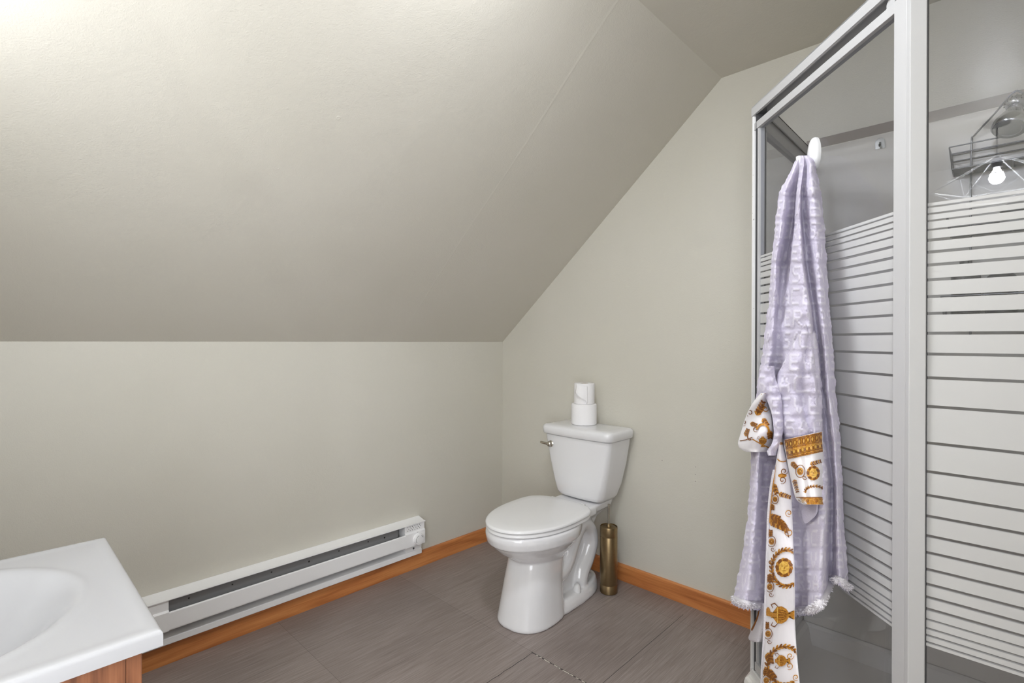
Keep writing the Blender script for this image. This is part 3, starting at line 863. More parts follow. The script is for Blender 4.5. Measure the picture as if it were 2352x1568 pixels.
def bottle(name, label, x, y, z, prof, mat, capmat, caph, capr, band=None, group=None):
    T = thing(name, label, 'bottle', (x, y, z), 0, 'bottles on the shower caddy shelves')
    bm = bmesh.new(); lathe(bm, prof, n=32); mesh_obj('body', bm, mat, T, smooth=35)
    top = prof[-1][1]
    bm = bmesh.new(); lathe(bm, [(capr, top + .0003), (capr, top + caph - .003), (capr - .003, top + caph)], n=24); mesh_obj('cap', bm, capmat, T, smooth=35)
    if band:
        bm = bmesh.new(); r = band[2]; lathe(bm, [(r, band[0]), (r + .0004, band[0]), (r + .0004, band[1]), (r, band[1])], n=32); mesh_obj('label_band', bm, M_bottle_d, T, smooth=35)
    return T
pr = lambda r, h: [(r * .9, 0), (r, .004), (r, h * .8), (r * .85, h * .9), (r * .45, h)]
bottle('shampoo_bottle', 'pale bottle with dark label band on the middle caddy shelf', 2.262, -.072, 1.5475, pr(.034, .075), M_bottle_p, M_bottle_d, .014, .014, (.03, .055, .0342))
bottle('shampoo_bottle', 'dark bottle standing on the lowest caddy shelf, left end', 2.150, -.072, 1.2875, pr(.036, .15), M_bottle_d, M_bottle_d, .03, .015)
bottle('shampoo_bottle', 'dark bottle in the middle of the lowest caddy shelf', 2.232, -.072, 1.2875, pr(.037, .13), M_bottle_d, M_bottle_p, .03, .015)
bottle('shampoo_bottle', 'dark bottle on the lowest caddy shelf, right end', 2.320, -.072, 1.2875, pr(.036, .16), M_bottle_d, M_bottle_d, .03, .015)

# razor lying across the middle shelf front
def build_razor():
    T = thing('razor', 'dark razor lying on the middle wire shelf', 'razor', (2.19, -.098, 1.553))
    bm = bmesh.new(); tube(bm, smooth_path([(-.055, 0, 0), (-.02, 0, .003), (.03, 0, .002), (.06, .004, 0)], 4), .0055, 10); mesh_obj('handle', bm, M_bottle_d, T, smooth=50)
    bm = bmesh.new(); box(bm, -.072, -.056, -.008, .026, -.003, .006, .002, 2); mesh_obj('blade_head', bm, M_bottle_d, T)
build_razor()

# clear suction hook on the surround
def build_suction():
    p = pt_plane(2022, 330, Vector((0, 1, 0)), -.0165)
    T = thing('suction_hook', 'small clear plastic hook stuck near the surround top inside the shower', 'hook', (p.x, -.0165, p.z))
    bm = bmesh.new(); R = [[(x, y, z) for x, y, z in ((px_, yy, pz) for px_, pz in [(.014 * math.cos(math.pi * k / 10), .006 + .014 * math.sin(math.pi * k / 10)) for k in range(11)] + [(-.014, -.018), (.014, -.018)])] for yy in (-.0003, -.004)]
    loft(bm, R); mesh_obj('plate', bm, M_clear, T)
    bm = bmesh.new(); tube(bm, smooth_path([(0, -.004, .004), (0, -.008, -.006), (0, -.014, -.012), (0, -.020, -.006)], 4), .003, 8); mesh_obj('hook_arm', bm, M_clear, T, smooth=50)
build_suction()

# ------------------------------------------------------------------ robe on the door
def WP(px, py, n):
    """point where the sight line through a photo position meets the plane n metres in front of the door"""
    return pt_plane(px, py, Vector((1, 1, 0)), DC - n / S2)

ROWS = [357, 366, 380, 400, 440, 480, 520, 600, 700, 800, 900, 1000, 1100, 1200, 1300, 1420]
COLX = {
 357: (1834, 1836, 1839, 1841, 1844, 1847, 1851, 1856),
 366: (1829, 1833, 1838, 1842, 1846, 1849, 1858, 1868),
 380: (1821, 1827, 1835, 1840, 1846, 1850, 1862, 1873),
 400: (1812, 1820, 1832, 1838, 1843, 1848, 1862, 1877),
 440: (1790, 1803, 1825, 1832, 1838, 1843, 1866, 1886),
 480: (1784, 1799, 1822, 1829, 1837, 1844, 1870, 1890),
 520: (1780, 1795, 1818, 1827, 1838, 1846, 1872, 1894),
 600: (1772, 1783, 1803, 1822, 1842, 1853, 1878, 1899),
 700: (1765, 1778, 1795, 1825, 1855, 1868, 1886, 1905),
 800: (1752, 1770, 1790, 1832, 1864, 1880, 1896, 1914),
 900: (1737, 1755, 1776, 1832, 1872, 1889, 1903, 1920),
 1000: (1727, 1744, 1764, 1830, 1878, 1900, 1916, 1930),
 1100: (1723, 1740, 1762, 1828, 1890, 1911, 1922, 1935),
 1200: (1715, 1734, 1764, 1828, 1888, 1910, 1924, 1938),
 1300: (1700, 1724, 1764, 1832, 1884, 1908, 1927, 1947),
 1420: (1672, 1708, 1766, 1838, 1880, 1907, 1930, 1954)}
COLN = {
 357: (.030, .036, .036, .038, .040, .036, .034, .024),
 380: (.036, .050, .038, .046, .054, .036, .046, .022),
 440: (.060, .090, .030, .070, .078, .036, .066, .020),
 520: (.076, .112, .032, .082, .094, .040, .074, .018),
 600: (.086, .122, .046, .098, .108, .044, .078, .018),
 700: (.096, .124, .088, .112, .116, .048, .080, .018),
 800: (.104, .136, .098, .122, .120, .050, .080, .018),
 900: (.112, .146, .098, .126, .120, .050, .078, .018),
 1000: (.118, .154, .098, .114, .112, .046, .076, .018),
 1100: (.122, .160, .096, .092, .110, .042, .076, .018),
 1200: (.126, .166, .092, .074, .116, .040, .078, .018),
 1300: (.132, .176, .092, .068, .124, .040, .082, .018),
 1420: (.140, .186, .092, .066, .130, .042, .086, .018)}
HEM = (1386, 1399, 1402, 1414, 1402, 1346, 1344, 1362)
def lerp_tab(tab, y, i):
    ks = sorted(tab)
    if y <= ks[0]: return tab[ks[0]][i]
    if y >= ks[-1]: return tab[ks[-1]][i]
    for a, b in zip(ks, ks[1:]):
        if a <= y <= b:
            t = (y - a) / (b - a); return tab[a][i] * (1 - t) + tab[b][i] * t
def crom(v, u):
    """Catmull-Rom over values v at parameter u in [0, len-1]"""
    i = min(int(u), len(v) - 2); t = u - i
    a = v[max(i - 1, 0)]; b = v[i]; c = v[i + 1]; d = v[min(i + 2, len(v) - 1)]
    return .5 * ((2 * b) + (c - a) * t + (2 * a - 5 * b + 4 * c - d) * t * t + (3 * b - a - 3 * c + d) * t ** 3)
def robe_row(y):
    return [lerp_tab(COLX, y, i) for i in range(8)], [lerp_tab(COLN, y, i) for i in range(8)]
def robe_n(px, y):
    X, N = robe_row(min(y, 1400))
    if px <= X[0]: return N[0]
    if px >= X[-1]: return N[-1]
    for i in range(7):
        if X[i] <= px <= X[i + 1]:
            t = (px - X[i]) / (X[i + 1] - X[i]); t = t * t * (3 - 2 * t); return N[i] * (1 - t) + N[i + 1] * t

GLYPH = dict(V='10001 10001 10001 10001 01010 01010 00100', E='11111 10000 10000 11110 10000 10000 11111', R='11110 10001 10001 11110 10100 10010 10001',
             S='01111 10000 10000 01110 00001 00001 11110', A='00100 01010 01010 10001 11111 10001 10001', C='01111 10000 10000 10000 10000 10000 01111')
GLYPH = {k: [[int(c) for c in r] for r in v.split()] for k, v in GLYPH.items()}
def emboss(px, py, n):
    """raised lettering and blocks woven into the terry, in metres along the cloth"""
    U = px * .00150 + n * 1.1; V = py * .00123
    rh = .062; row = math.floor(V / rh); v = V / rh - row
    gw = .050; U2 = U + .017 * (row * 7 % 5); col = math.floor(U2 / gw); u = U2 / gw - col
    e = min(u, 1 - u) * gw; e2 = min(v, 1 - v) * rh
    h = 0.0
    if e2 < .0035: h = -.7
    g = GLYPH['VERSACE'[(col + row * 3) % 7]]
    x = (u - .14) / .72 * 5 - .5; y = (v - .12) / .76 * 7 - .5
    def G(i, j): return g[j][i] if 0 <= i < 5 and 0 <= j < 7 else 0
    i, j = math.floor(x), math.floor(y); fx, fy = x - i, y - j
    val = (G(i, j) * (1 - fx) + G(i + 1, j) * fx) * (1 - fy) + (G(i, j + 1) * (1 - fx) + G(i + 1, j + 1) * fx) * fy
    val = max(0, min(1, (val - .25) * 2.4))
    return (h + val) * .0020

def sheet(bm, fn, nu, nv, uvl, mark=None, back=None, mat=0):
    """fn(u,v)->(px,py,n); closed shell when back(u,v)->n is given"""
    def grid(f):
        g = []
        for j in range(nv + 1):
            row = []
            for i in range(nu + 1):
                px, py, n = f(i / nu, j / nv); row.append((bm.verts.new(WP(px, py, n)), px, py, n))
            g.append(row)
        return g
    def uvof(q): return ((q[1]) * .00128 + q[3] * 1.4, -q[2] * .00123)
    ral = bm.verts.layers.float.new('raised')
    g = grid(fn)
    def quad(a, b, c, d):
        f = bm.faces.new((a[0], b[0], c[0], d[0])); f.material_index = mat; f.smooth = True
        for lp, q in zip(f.loops, (a, b, c, d)): lp[uvl].uv = uvof(q)
    if mark:
        for row in g:
            for q in row: q[0][ral] = max(0, emboss(q[1], q[2], mark(q[1], q[2])) / .0020)
    for j in range(nv):
        for i in range(nu): quad(g[j][i], g[j][i + 1], g[j + 1][i + 1], g[j + 1][i])
    if back:
        h = grid(back)
        for j in range(nv):
            for i in range(nu): quad(h[j][i + 1], h[j][i], h[j + 1][i], h[j + 1][i + 1])
            quad(g[j][0], g[j + 1][0], h[j + 1][0], h[j][0]); quad(g[j + 1][nu], g[j][nu], h[j][nu], h[j + 1][nu])
        for i in range(nu):
            quad(g[0][i + 1], g[0][i], h[0][i], h[0][i + 1]); quad(g[nv][i], g[nv][i + 1], h[nv][i + 1], h[nv][i])
    return g

def wob(px, py, amp, s=.05, seed=0):
    return amp * noise.noise(Vector((px * s, py * s, seed)))

def build_robe():
    T = thing('bathrobe', 'lavender terry bathrobe with gold printed satin trim hanging on the shower door', 'bathrobe', (0, 0, 0))
    bm = bmesh.new(); uvl = bm.loops.layers.uv.new('UVMap')
    nu, nv = 150, 520
    def ycol(u, v):
        hem = crom(HEM, u * 7); 
        if v > .985: hem += wob(u * 400, v * 40, 9, .25, 3)
        return 357 + (hem - 357) * v
    def base(u, v):
        y = ycol(u, v); X, N = robe_row(y)
        px = crom(X, u * 7); n = crom(N, u * 7)
        edge = 1 if (u < .02 or u > .98) else .25
        px += wob(0, y, 3.2, .045, 1 if u < .5 else 9) * edge
        px += wob(0, y, 2.0, .13, 5 if u < .5 else 12) * edge
        return px, y, n
    def front(u, v):
        px, y, n = base(u, v)
        k = min(1, (y - 357) / 60)
        n += k * (wob(px, y, .010, .022, 2) + wob(px, y, .0035, .06, 4) + wob(px, y, .0010, .25, 6))
        # flap fold running diagonally across the chest
        d = (y - 770) + (px - 1760) * .62 
        n += .010 * math.exp(-(d / 16) ** 2) * max(0, min(1, (px - 1745) / 20)) * max(0, min(1, (1872 - px) / 20))
        if 0 < u < 1: n += emboss(px, y, robe_n(px, y)) * min(1, max(0, (y - 400) / 60)) + wob(px, y, .0008, .9, 14)
        return px, y, max(n, .014)
    def back(u, v):
        px, y, n = base(u, v); 
        e = min(1, u / .12); nb = n * (1 - e) + .0045 * e if u < .12 else .0045
        if u <= 0: nb = n - .012
        return px, y, max(nb, .004)
    sheet(bm, front, nu, nv, uvl, mark=robe_n, back=back)
    body = mesh_obj('robe_body', bm, M_terry, T, recalc=True)
    # fluffy hem roll
    bm = bmesh.new(); uvl = bm.loops.layers.uv.new('UVMap')
    pts = []
    for i in range(61):
        u = .012 + .976 * i / 60; px, y, n = front(u, .985); pts.append(WP(px, y + 2, n + .002))
    rr = [.0078 + .0025 * noise.noise(p * 60) for p in pts]
    tube(bm, pts, rr, 10)
    for k in range(1500):
        i = random.randrange(0, 60); p = pts[i].lerp(pts[i + 1], random.random())
        d = Vector((random.uniform(-1, 1), random.uniform(-1, 1), random.uniform(-1.4, .2))).normalized()
        lathe(bm, [(.0022, 0), (.0019, .003), (.0006, .0055 + random.random() * .002)], p + d * .0055, 5, d)
    o = mesh_obj('fluffy_hem', bm, M_fringe, T, smooth=80)
    # hanging corner of the robe's inner layer behind the belt
    bm = bmesh.new(); uvl = bm.loops.layers.uv.new('UVMap')
    E = [(1385, 1742, 1768), (1410, 1740, 1768), (1430, 1733, 1766), (1450, 1724, 1762), (1463, 1719, 1758), (1470, 1722, 1754), (1474, 1732, 1748)]
    def strip(E, nf, amp=.004):
        ys = [e[0] for e in E]
        def f(u, v):
            k = v * (len(E) - 1); y = crom(ys, k); l = crom([e[1] for e in E], k); r = crom([e[2] for e in E], k)
            return l + (r - l) * u, y, nf(l + (r - l) * u, y, u)
        return f
    f = strip(E, lambda x, y, u: .115 + .02 * math.sin(math.pi * u))
    sheet(bm, f, 10, 20, uvl, back=lambda u, v: (f(u, v)[0], f(u, v)[1], .105))
    mesh_obj('inner_corner', bm, M_fringe, T)

    # ---- sleeve in front
    bm = bmesh.new(); uvl = bm.loops.layers.uv.new('UVMap')
    SL = [(745, 1848, 1860), (765, 1838, 1874), (790, 1822, 1878), (820, 1806, 1881), (850, 1790, 1884), (880, 1778, 1886), (905, 1774, 1888), (940, 1780, 1889), (975, 1792, 1889), (1000, 1800, 1890), (1012, 1800, 1890)]
    def sl_n(x, y, u):
        b = .132 if y < 900 else .132 + (y - 900) * .00008
        b -= .016 * max(0, min(1, (y - 985) / 25))
        k = min(1, (y - 745) / 90)
        v = .026 * math.sin(math.pi * u) ** .6 * k
        v += -.014 * math.exp(-((u - .60 - .0003 * (y - 850)) / .09) ** 2) * k     # long crease in the sleeve
        v += .005 * math.sin((y - 750) / 17 + u * 4) * (1 - u) * max(0, min(1, (y - 800) / 60))
        return b - .05 * u * u + v + wob(x, y, .008, .05, 8)
    fs = strip(SL, sl_n)
    def fsw(u, v):
        x, y, n = fs(u, v)
        if u in (0, 1): x += wob(x, y, 4, .1, 7)
        if v > .9: y += 8 * (.5 - u) * (v - .9) * 10
        if 0 < u < 1: n += emboss(x, y, .14) + wob(x, y, .0008, .9, 14)
        return x, y, n
    sheet(bm, fsw, 60, 170, uvl, mark=lambda x, y: .14, back=lambda u, v: (fsw(u, v)[0], fsw(u, v)[1], fsw(u, v)[2] - .012 - .02 * math.sin(math.pi * u)))
    sleeve = mesh_obj('sleeve', bm, M_terry, T)

    # ---- printed satin pieces; prints are small raised patches in the same mesh
    def satin(name, E, nf, parent, draw, back_off=.006, nu=16, nv=60, base_mat=0, topcurve=0):
        bm = bmesh.new(); uvl = bm.loops.layers.uv.new('UVMap'); f0 = strip(E, nf)
        def f(u, v):
            x, y, n = f0(u, v); return x, y + topcurve * (u - .5) * max(0, 1 - v * 4), n
        sheet(bm, f, nu, nv, uvl, back=lambda u, v: (f(u, v)[0], f(u, v)[1], f(u, v)[2] - back_off), mat=base_mat)
        ys = [e[0] for e in E]
        def edges(y):
            y = min(max(y, ys[0]), ys[-1])
            for a, b in zip(E, E[1:]):
                if a[0] <= y <= b[0]:
                    t = (y - a[0]) / (b[0] - a[0]); return a[1] + (b[1] - a[1]) * t, a[2] + (b[2] - a[2]) * t
        def P(x, y, h):
            y = min(max(y, ys[0] + 1 - abs(topcurve) / 2), ys[-1] - 1)
            l, r = edges(y - topcurve * .0); x = min(max(x, l + 1.2), r - 1.2); u = (x - l) / max(1, r - l)
            return WP(x, y, nf(x, y, u) + .0012 + h)
        lv = [0]
        def fill(pts, m=1, h=None):
            lv[0] += 1
            if h is None: h = .0003 + .00005 * (lv[0] % 6) + (.0003 if m != 1 else 0)
            cx = sum(p[0] for p in pts) / len(pts); cy = sum(p[1] for p in pts) / len(pts)
            c = bm.verts.new(P(cx, cy, h)); vs = [bm.verts.new(P(x, y, h)) for x, y in pts]
            for i in range(len(vs)):
                try: fc = bm.faces.new((c, vs[i], vs[(i + 1) % len(vs)])); fc.material_index = m; fc.smooth = True
                except ValueError: pass
        def stroke(pts, w_, m=1, taper=True):
            lv[0] += 1; h = .0010 + .00005 * (lv[0] % 6); prev = None; N = len(pts)
            for i, (x, y) in enumerate(pts):
                a = pts[max(i - 1, 0)]; b = pts[min(i + 1, N - 1)]; dx, dy = b[0] - a[0], b[1] - a[1]; L_ = math.hypot(dx, dy) or 1
                ww = w_ * (.45 + .55 * math.sin(math.pi * i / (N - 1))) / 2 if taper else w_ / 2
                cur = (bm.verts.new(P(x - dy / L_ * ww, y + dx / L_ * ww, h)), bm.verts.new(P(x + dy / L_ * ww, y - dx / L_ * ww, h)))
                if prev:
                    fc = bm.faces.new((prev[0], prev[1], cur[1], cur[0])); fc.material_index = m; fc.smooth = True
                prev = cur
        class D: pass
        d = D(); d.fill = fill; d.stroke = stroke
        def ell(cx, cy, rx, ry, m=1, n=18, rot=0):
            fill([(cx + rx * math.cos(t) * math.cos(rot) - ry * math.sin(t) * math.sin(rot), cy + rx * math.cos(t) * math.sin(rot) + ry * math.sin(t) * math.cos(rot)) for t in [2 * math.pi * k / n for k in range(n)]], m)
        def spiral(cx, cy, r, a0, turns, w_=2.4, m=1, sg=1):
            n = 26; stroke([(cx + r * (1 - .85 * k / n) * math.cos(a0 + sg * turns * 2 * math.pi * k / n), cy + r * (1 - .85 * k / n) * math.sin(a0 + sg * turns * 2 * math.pi * k / n)) for k in range(n + 1)], w_, m)
        def arc(cx, cy, rx, ry, a0, a1, w_=2, m=1):
            stroke([(cx + rx * math.cos(a0 + (a1 - a0) * k / 24), cy + ry * math.sin(a0 + (a1 - a0) * k / 24)) for k in range(25)], w_, m, False)
        def wreath(cx, cy, rx, ry, a0, a1, n=16, s=5.5):
            arc(cx, cy, rx, ry, a0, a1, 1.6, 2)
            for k in range(n + 1):
                a = a0 + (a1 - a0) * k / n; x = cx + rx * math.cos(a); y = cy + ry * math.sin(a); t = math.atan2(ry * math.cos(a), -rx * math.sin(a))
                for sgn in (-1, 1):
                    r = t + sgn * .6; ell(x + s * .6 * math.cos(r), y + s * .6 * math.sin(r), s * .85, s * .34, 1 if (k + sgn) % 3 else 2, 8, r)
        def leaf(x0, y0, ang, L_, s=5):
            for k in range(6):
                t = k / 5; x = x0 + L_ * t * math.cos(ang); y = y0 + L_ * t * math.sin(ang)
                for sgn in (-1, 1):
                    r = ang + sgn * .9; ell(x + s * .7 * math.cos(r), y + s * .7 * math.sin(r), s * (1.1 - .5 * t), s * .4, 1 + (k % 2), 8, r)
            stroke([(x0, y0), (x0 + L_ * math.cos(ang) * 1.15, y0 + L_ * math.sin(ang) * 1.15)], 2.2, 2)
        def rose(cx, cy, r):
            arc(cx, cy, r * 1.45, r * 1.9, 0, 2 * math.pi, 1.5, 2); ell(cx, cy, r, r * 1.15, 1); spiral(cx, cy, r * .8, 0, 1.6, 1.5, 2); ell(cx, cy, r * .25, r * .3, 3)
        def urn(cx, cy, s, rot=0):
            out = [(-.35, -1.3), (.35, -1.3), (.28, -1.1), (.5, -.95), (.95, -.6), (1.0, -.1), (.7, .45), (.3, .7), (.18, 1.0), (.5, 1.25), (.5, 1.4), (-.5, 1.4), (-.5, 1.25), (-.18, 1.0), (-.3, .7), (-.7, .45), (-1.0, -.1), (-.95, -.6), (-.5, -.95), (-.28, -1.1)]
            tr = lambda x, y: (cx + s * (x * math.cos(rot) - y * math.sin(rot)), cy + s * (x * math.sin(rot) + y * math.cos(rot)))
            fill([tr(*p) for p in out], 1)
            for x in (-.6, -.3, 0, .3, .6): stroke([tr(x, -.5), tr(x * .9, 0), tr(x * .55, .5)], s * .09, 2)
            stroke([tr(-.95, -.55), tr(.95, -.55)], s * .12, 3, False)
            for g in (-1, 1): stroke([tr(g * .95, -.5), tr(g * 1.35, -.9), tr(g * 1.2, -1.3), tr(g * .8, -1.1)], s * .14, 2)
        def face(cx, cy, s):
            for k in range(14):
                a = 2 * math.pi * k / 14; ell(cx + s * .95 * math.cos(a), cy + s * 1.05 * math.sin(a), s * .38, s * .24, 1 + (k % 2), 8, a + 1.2)
            ell(cx, cy, s * .72, s * .88, 3)
            for g in (-1, 1): stroke([(cx + g * s * .15, cy - s * .2), (cx + g * s * .48, cy - s * .22)], s * .12, 2)
            stroke([(cx, cy - s * .2), (cx + s * .08, cy + s * .15), (cx - s * .02, cy + s * .18)], s * .09, 2); stroke([(cx - s * .2, cy + s * .42), (cx + s * .2, cy + s * .42)], s * .13, 2)
        d.ell, d.spiral, d.arc, d.wreath, d.leaf, d.rose, d.urn, d.face = ell, spiral, arc, wreath, leaf, rose, urn, face
        draw(d)
        return mesh_obj(name, bm, [M_satin, M_gold, M_gold_d, M_gold_l], parent, recalc=False)

    # right cuff
    CU = [(1000, 1800, 1889), (1020, 1801, 1890), (1048, 1806, 1892), (1080, 1812, 1893), (1110, 1819, 1894), (1140, 1826, 1896), (1152, 1834, 1897), (1159, 1846, 1896)]
    def cu_n(x, y, u):
        v = .150 - .055 * u * u + .020 * math.sin(math.pi * u) ** .7 + .0035 * math.sin(u * 9)
        v -= .003 * math.exp(-((u - .52) / .10) ** 2)
        return v
    def draw_cuff(d):
        for i in range(30):
            x = 1802 + i * 3.0; yt = 1009.5 - i * .64
            d.fill([(x, yt), (x + 3.1, yt), (x + 3.1, yt + 23), (x + 3.1, yt + 46), (x, yt + 46), (x, yt + 23)], 1, 0)
        for i in range(9):
            x = 1806 + i * 10; yt = 1009.5 - i * 2.1
            d.stroke([(x - 5, yt + 2), (x + 5, yt + 2)], 2, 2, False); d.arc(x, yt + 11, 3.2, 6.5, 0, 6.28, 1.4, 2); d.ell(x, yt + 11, 1.6, 3.6, 3)
            d.stroke([(x - 5, yt + 20), (x + 5, yt + 20)], 1.4, 2, False); d.stroke([(x - 5, yt + 25), (x + 5, yt + 25)], 1.2, 3, False)
            d.ell(x - 2.5, yt + 31, 2.6, 3.6, 3); d.ell(x + 2.5, yt + 31, 2.6, 3.6, 2); d.stroke([(x - 5, yt + 37), (x + 5, yt + 37)], 1.6, 2, False); d.stroke([(x - 5, yt + 43), (x + 5, yt + 43)], 2, 2, False)
        d.face(1868, 1086, 13); d.rose(1838, 1082, 7.5); d.spiral(1848, 1096, 6, 0, 1.2, 1.8, 2)
        d.leaf(1818, 1062, .8, 14, 4.5); d.leaf(1824, 1102, 1.3, 26, 4); d.wreath(1872, 1128, 22, 12, 2.9, 6.0, 10, 4.2); d.leaf(1862, 1066, -.3, 22, 4)
        for i in range(24):
            x = 1828 + i * 3; d.fill([(x, 1141), (x + 3, 1141), (x + 3, 1158), (x, 1158)], 1, 0)
        for i in range(7): d.spiral(1835 + i * 10, 1150, 4.2, i, 1.3, 1.6, 3 if i % 2 else 2)
        d.stroke([(1827 + i * 7, 1142) for i in range(11)], 1.6, 2, False)
    satin('cuff', CU, cu_n, T, draw_cuff, .030, 24, 40, topcurve=-20)
    # left cuff, folded open at the side
    CL = [(902, 1748, 1766), (915, 1736, 1768), (930, 1726, 1769), (945, 1718, 1771), (965, 1710, 1773), (985, 1704, 1776), (1005, 1698, 1777), (1018, 1695, 1776), (1030, 1700, 1772), (1038, 1716, 1762)]
    def cl_n(x, y, u): return .168 + .020 * math.sin(math.pi * u) - .03 * u + .008 * math.sin((y - 900) / 16 + u * 3)
    def draw_cl(d):
        d.leaf(1738, 952, -1.1, 30, 6); d.leaf(1740, 950, -.9, 20, 5); d.spiral(1722, 948, 9, 2, 1.2, 2, 2); d.arc(1752, 990, 14, 16, 3.4, 6.6, 5, 1); d.leaf(1768, 990, 1.5, 14, 5)
        d.spiral(1708, 970, 8, 1, 1.4, 1.8, 2); d.urn(1752, 1014, 9); d.arc(1722, 996, 6, 14, 1, 4, 2.6, 2); d.spiral(1758, 938, 8, 0, 1.1, 2.2, 1); d.leaf(1712, 1000, -1.2, 14, 4); d.spiral(1736, 985, 7, 1, 1.2, 2, 2); d.leaf(1724, 972, .3, 12, 4); d.leaf(1752, 962, .9, 16, 4.5)
        d.stroke([(1699, 1012), (1712, 1010), (1728, 1004)], 2, 2, False); d.stroke([(1728, 1008), (1745, 1018), (1764, 1027), (1772, 1029)], 2.4, 1, False)
        d.stroke([(1748, 905), (1757, 903), (1765, 901)], 2.4, 1, False)
    satin('cuff', CL, cl_n, T, draw_cl, .035, 18, 30)
    # terry sleeve roll covering the left cuff's upper and inner side
    bm = bmesh.new(); uvl = bm.loops.layers.uv.new('UVMap')
    EL = [(840, 1752, 1778), (870, 1744, 1782), (900, 1752, 1792), (925, 1764, 1796), (950, 1772, 1798), (975, 1776, 1800), (1000, 1777, 1797), (1020, 1772, 1792), (1035, 1762, 1786), (1046, 1764, 1782)]
    f2 = strip(EL, lambda x, y, u: .172 + .012 * math.sin(math.pi * u) - .02 * u + wob(x, y, .008, .06, 3))
    f2b = f2
    f2 = lambda u, v: (f2b(u, v)[0], f2b(u, v)[1], f2b(u, v)[2] + (emboss(f2b(u, v)[0], f2b(u, v)[1], .17) + wob(f2b(u, v)[0], f2b(u, v)[1], .0008, .9, 14) if 0 < u < 1 else 0))
    sheet(bm, f2, 30, 110, uvl, mark=lambda x, y: .17, back=lambda u, v: (f2(u, v)[0], f2(u, v)[1], f2(u, v)[2] - .03))
    mesh_obj('sleeve', bm, M_terry, T)
    # belt
    BE = [(1000, 1790, 1797), (1025, 1788, 1801), (1050, 1784, 1806), (1080, 1779, 1812), (1120, 1772, 1817), (1180, 1766, 1820), (1240, 1764, 1822), (1300, 1762, 1825), (1360, 1760, 1826), (1420, 1758, 1826), (1480, 1755, 1829), (1530, 1752, 1833), (1580, 1750, 1838), (1640, 1748, 1842), (1700, 1746, 1846)]
    def be_n(x, y, u):
        return .152 + .008 * math.sin(math.pi * u) + .003 * math.sin(y / 40) + .022 * max(0, min(1, (1700 - y) / 700)) * (1 - u) * .4 - .02 * u
    def draw_belt(d):
        d.ell(1795, 1018, 5, 3, 1); d.stroke([(1781, 1060), (1776, 1110), (1770, 1160), (1768, 1200)], 3.0, 1, False)
        d.arc(1798, 1052, 12, 8, .2, 3, 2.4, 1)
        d.spiral(1801, 1082, 9, 0, 1.4, 2, 2); d.spiral(1797, 1102, 9, 2, 1.4, 2, 2, -1); d.ell(1797, 1092, 10, 5, 1); d.leaf(1776, 1112, 1.2, 20, 5)
        d.leaf(1790, 1134, .3, 24, 4.5); d.rose(1780, 1146, 5.5); d.leaf(1773, 1158, 1.5, 10, 4)
        for k in range(4): d.leaf(1768 + k * 9, 1186 + k * 5, .2 + k * .25, 20, 6)
        d.leaf(1770, 1196, .5, 30, 7); d.spiral(1812, 1178, 9, 1.2, 1.4, 2, 1); d.spiral(1812, 1222, 11, 4, 1.4, 2, 1, -1); d.stroke([(1796, 1200), (1806, 1212), (1812, 1234), (1803, 1226)], 2, 2)
        for (x, y) in ((1772, 1243), (1768, 1347), (1764, 1455), (1760, 1562), (1756, 1660)): d.rose(x, y, 6.5); d.spiral(x + 3, y + 18, 6, 0, 1.1, 1.6, 2); d.leaf(x - 4, y - 12, -1.4, 12, 4)
        d.wreath(1806, 1304, 34, 42, 1.0, 5.6, 22, 6.5); d.face(1801, 1303, 17)
        d.spiral(1770, 1290, 6, 0, 1.1, 2, 2); d.leaf(1768, 1318, 1.4, 16, 5)
        d.urn(1797, 1412, 20, -math.pi / 2); d.stroke([(1760, 1408), (1775, 1412), (1785, 1412)], 10, 1, False); d.ell(1764, 1404, 5, 10, 1)
        d.wreath(1802, 1528, 40, 44, 1.0, 5.7, 22, 7); d.urn(1797, 1517, 13, -math.pi / 2); d.spiral(1815, 1506, 9, 0, 1.3, 2, 1); d.spiral(1813, 1529, 9, 2, 1.3, 2, 1, -1); d.leaf(1764, 1500, 1.3, 20, 7); d.leaf(1762, 1540, .8, 20, 7)
        d.spiral(1828, 1555, 8, 1, 1.3, 2, 1); d.leaf(1826, 1580, 1.5, 20, 6); d.urn(1795, 1628, 20, -math.pi / 2)
    satin('belt', BE, be_n, T, draw_belt, .006, 14, 110)
    bm = bmesh.new(); tube(bm, smooth_path([WP(x - 1, y, .150 + .012 * max(0, min(1, (1500 - y) / 400))) for y, x, _ in BE[3:]], 3), .0032, 8)
    mesh_obj('belt_edging', bm, M_fringe, T, smooth=60)
    # pocket
    bm = bmesh.new(); uvl = bm.loops.layers.uv.new('UVMap')
    PO = [(1140, 1832, 1880), (1160, 1834, 1879), (1180, 1839, 1876), (1195, 1845, 1862), (1202, 1849, 1852)]
    f3 = strip(PO, lambda x, y, u: robe_n(x, y) + .014)
    sheet(bm, f3, 12, 16, uvl, back=lambda u, v: (f3(u, v)[0], f3(u, v)[1], f3(u, v)[2] - .012)); mesh_obj('pocket', bm, M_terry, T)
    # narrow dark gold cord end beside the post
    bm = bmesh.new(); tube(bm, smooth_path([WP(1746, 1395, .12), WP(1742, 1415, .12), WP(1733, 1436, .12), WP(1728, 1446, .118)], 4), .0035, 8)
    mesh_obj('trim_cord', bm, M_gold_d, T, smooth=60)
    # hook
    H = thing('adhesive_hook', 'white oval plastic hook on the shower door glass holding the robe', 'hook', (0, 0, 0))
    p = WP(1867, 353, 0.0); t0 = (Vector((p.x, p.y, 0)) - A).dot(TD); z0 = p.z
    bm = bmesh.new(); R = []
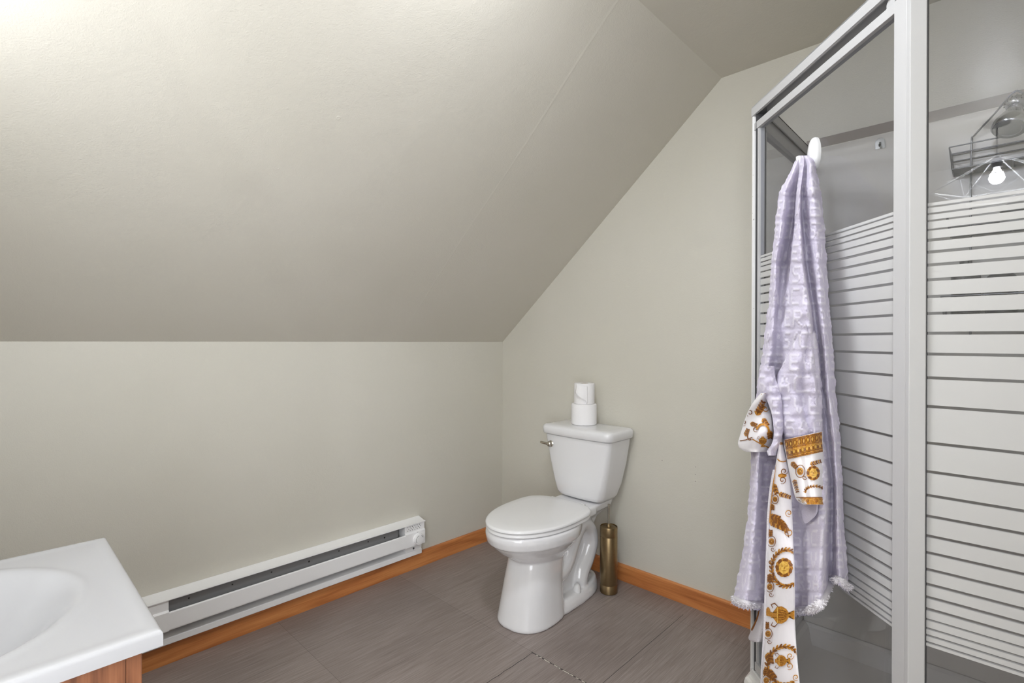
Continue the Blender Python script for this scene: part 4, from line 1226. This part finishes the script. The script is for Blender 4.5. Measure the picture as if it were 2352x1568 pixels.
    for sc_, n in ((1, -.0088), (1, -.004), (.96, .001), (.86, .004), (.6, .0058), (.2, .0066)):
        R.append([dpt(t0 + sc_ * .0215 * math.cos(a), n, z0 + sc_ * .043 * math.sin(a)) for a in [2 * math.pi * k / 40 for k in range(40)]])
    loft(bm, R); mesh_obj('disc', bm, M_plastic, H, smooth=50)
    bm = bmesh.new(); tube(bm, smooth_path([dpt(t0, .003, z0 - .012), dpt(t0, .014, z0 - .024), dpt(t0, .026, z0 - .028), dpt(t0, .036, z0 - .018), dpt(t0, .037, z0 - .008)], 5), [.007] * 21, 12)
    mesh_obj('hook_arm', bm, M_plastic, H, smooth=50)
build_robe()

# ------------------------------------------------------------------ lamps
def build_lights():
    T = thing('pendant_lamp', 'geometric wire cage pendant lamp mirrored in the shower glass', 'lamp', tuple(PENDANT))
    z = RZ - PENDANT.z
    bm = bmesh.new(); lathe(bm, [(.05, z - .02), (.055, z - .004), (.055, z - .0002)], n=28); mesh_obj('ceiling_rose', bm, M_chrome, T, smooth=40)
    bm = bmesh.new(); tube(bm, [(0, 0, .09), (0, 0, z - .01)], .003, 8); lathe(bm, [(.018, .045), (.020, .05), (.020, .09), (.006, .10)], n=20); mesh_obj('cord', bm, M_bottle_d, T)
    bm = bmesh.new(); lathe(bm, [(.012, .045), (.014, .035), (.027, .012), (.032, -.008), (.028, -.024), (.016, -.036), (.003, -.040)], n=24); mesh_obj('bulb', bm, M_bulb, T, smooth=60)
    bm = bmesh.new(); n = 6
    top = (0, 0, .11); R1 = [(.27 * math.cos(2 * math.pi * k / n), .27 * math.sin(2 * math.pi * k / n), -.035) for k in range(n)]
    R2 = [(.14 * math.cos(2 * math.pi * (k + .5) / n), .14 * math.sin(2 * math.pi * (k + .5) / n), -.115) for k in range(n)]
    for k in range(n):
        for a, b in ((top, R1[k]), (R1[k], R1[(k + 1) % n]), (R1[k], R2[k]), (R1[k], R2[k - 1]), (R2[k], R2[(k + 1) % n])): tube(bm, [a, b], .003, 6)
    mesh_obj('wire_cage', bm, simple('white_wire', srgb(240, 240, 238), .3), T)
    F = thing('ceiling_fill_lamp', 'added round fill lamp with white dome on the flat ceiling, out of view', 'lamp', tuple(CEIL_FILL))  # invented fitting, added only to even out the room light
    bm = bmesh.new(); lathe(bm, [(.145, -.0005), (.145, -.018), (.135, -.02), (.135, -.0005)], n=40); mesh_obj('rim', bm, M_chrome, F, smooth=40)
    bm = bmesh.new(); lathe(bm, [(.134, -.0205), (.125, -.034), (.09, -.050), (.045, -.058), (.003, -.060)], n=40); mesh_obj('dome', bm, M_dome, F, smooth=60)
    V = thing('vanity_lamp', 'wall lamp with three globes above the basin', 'lamp', tuple(VANITY_LIGHT))
    bm = bmesh.new(); box(bm, -.25, .25, -.098, -.078, -.03, .03, .004, 2); mesh_obj('back_bar', bm, M_chrome, V)
    for k in (-.17, 0, .17):
        bm = bmesh.new(); tube(bm, [(k, -.078, 0), (k, -.04, 0)], .012, 12); mesh_obj('arm', bm, M_chrome, V)
        bm = bmesh.new(); bmesh.ops.create_uvsphere(bm, u_segments=24, v_segments=14, radius=.045, matrix=Matrix.Translation((k, 0, 0))); mesh_obj('globe', bm, M_globe, V, smooth=60)
build_lights()
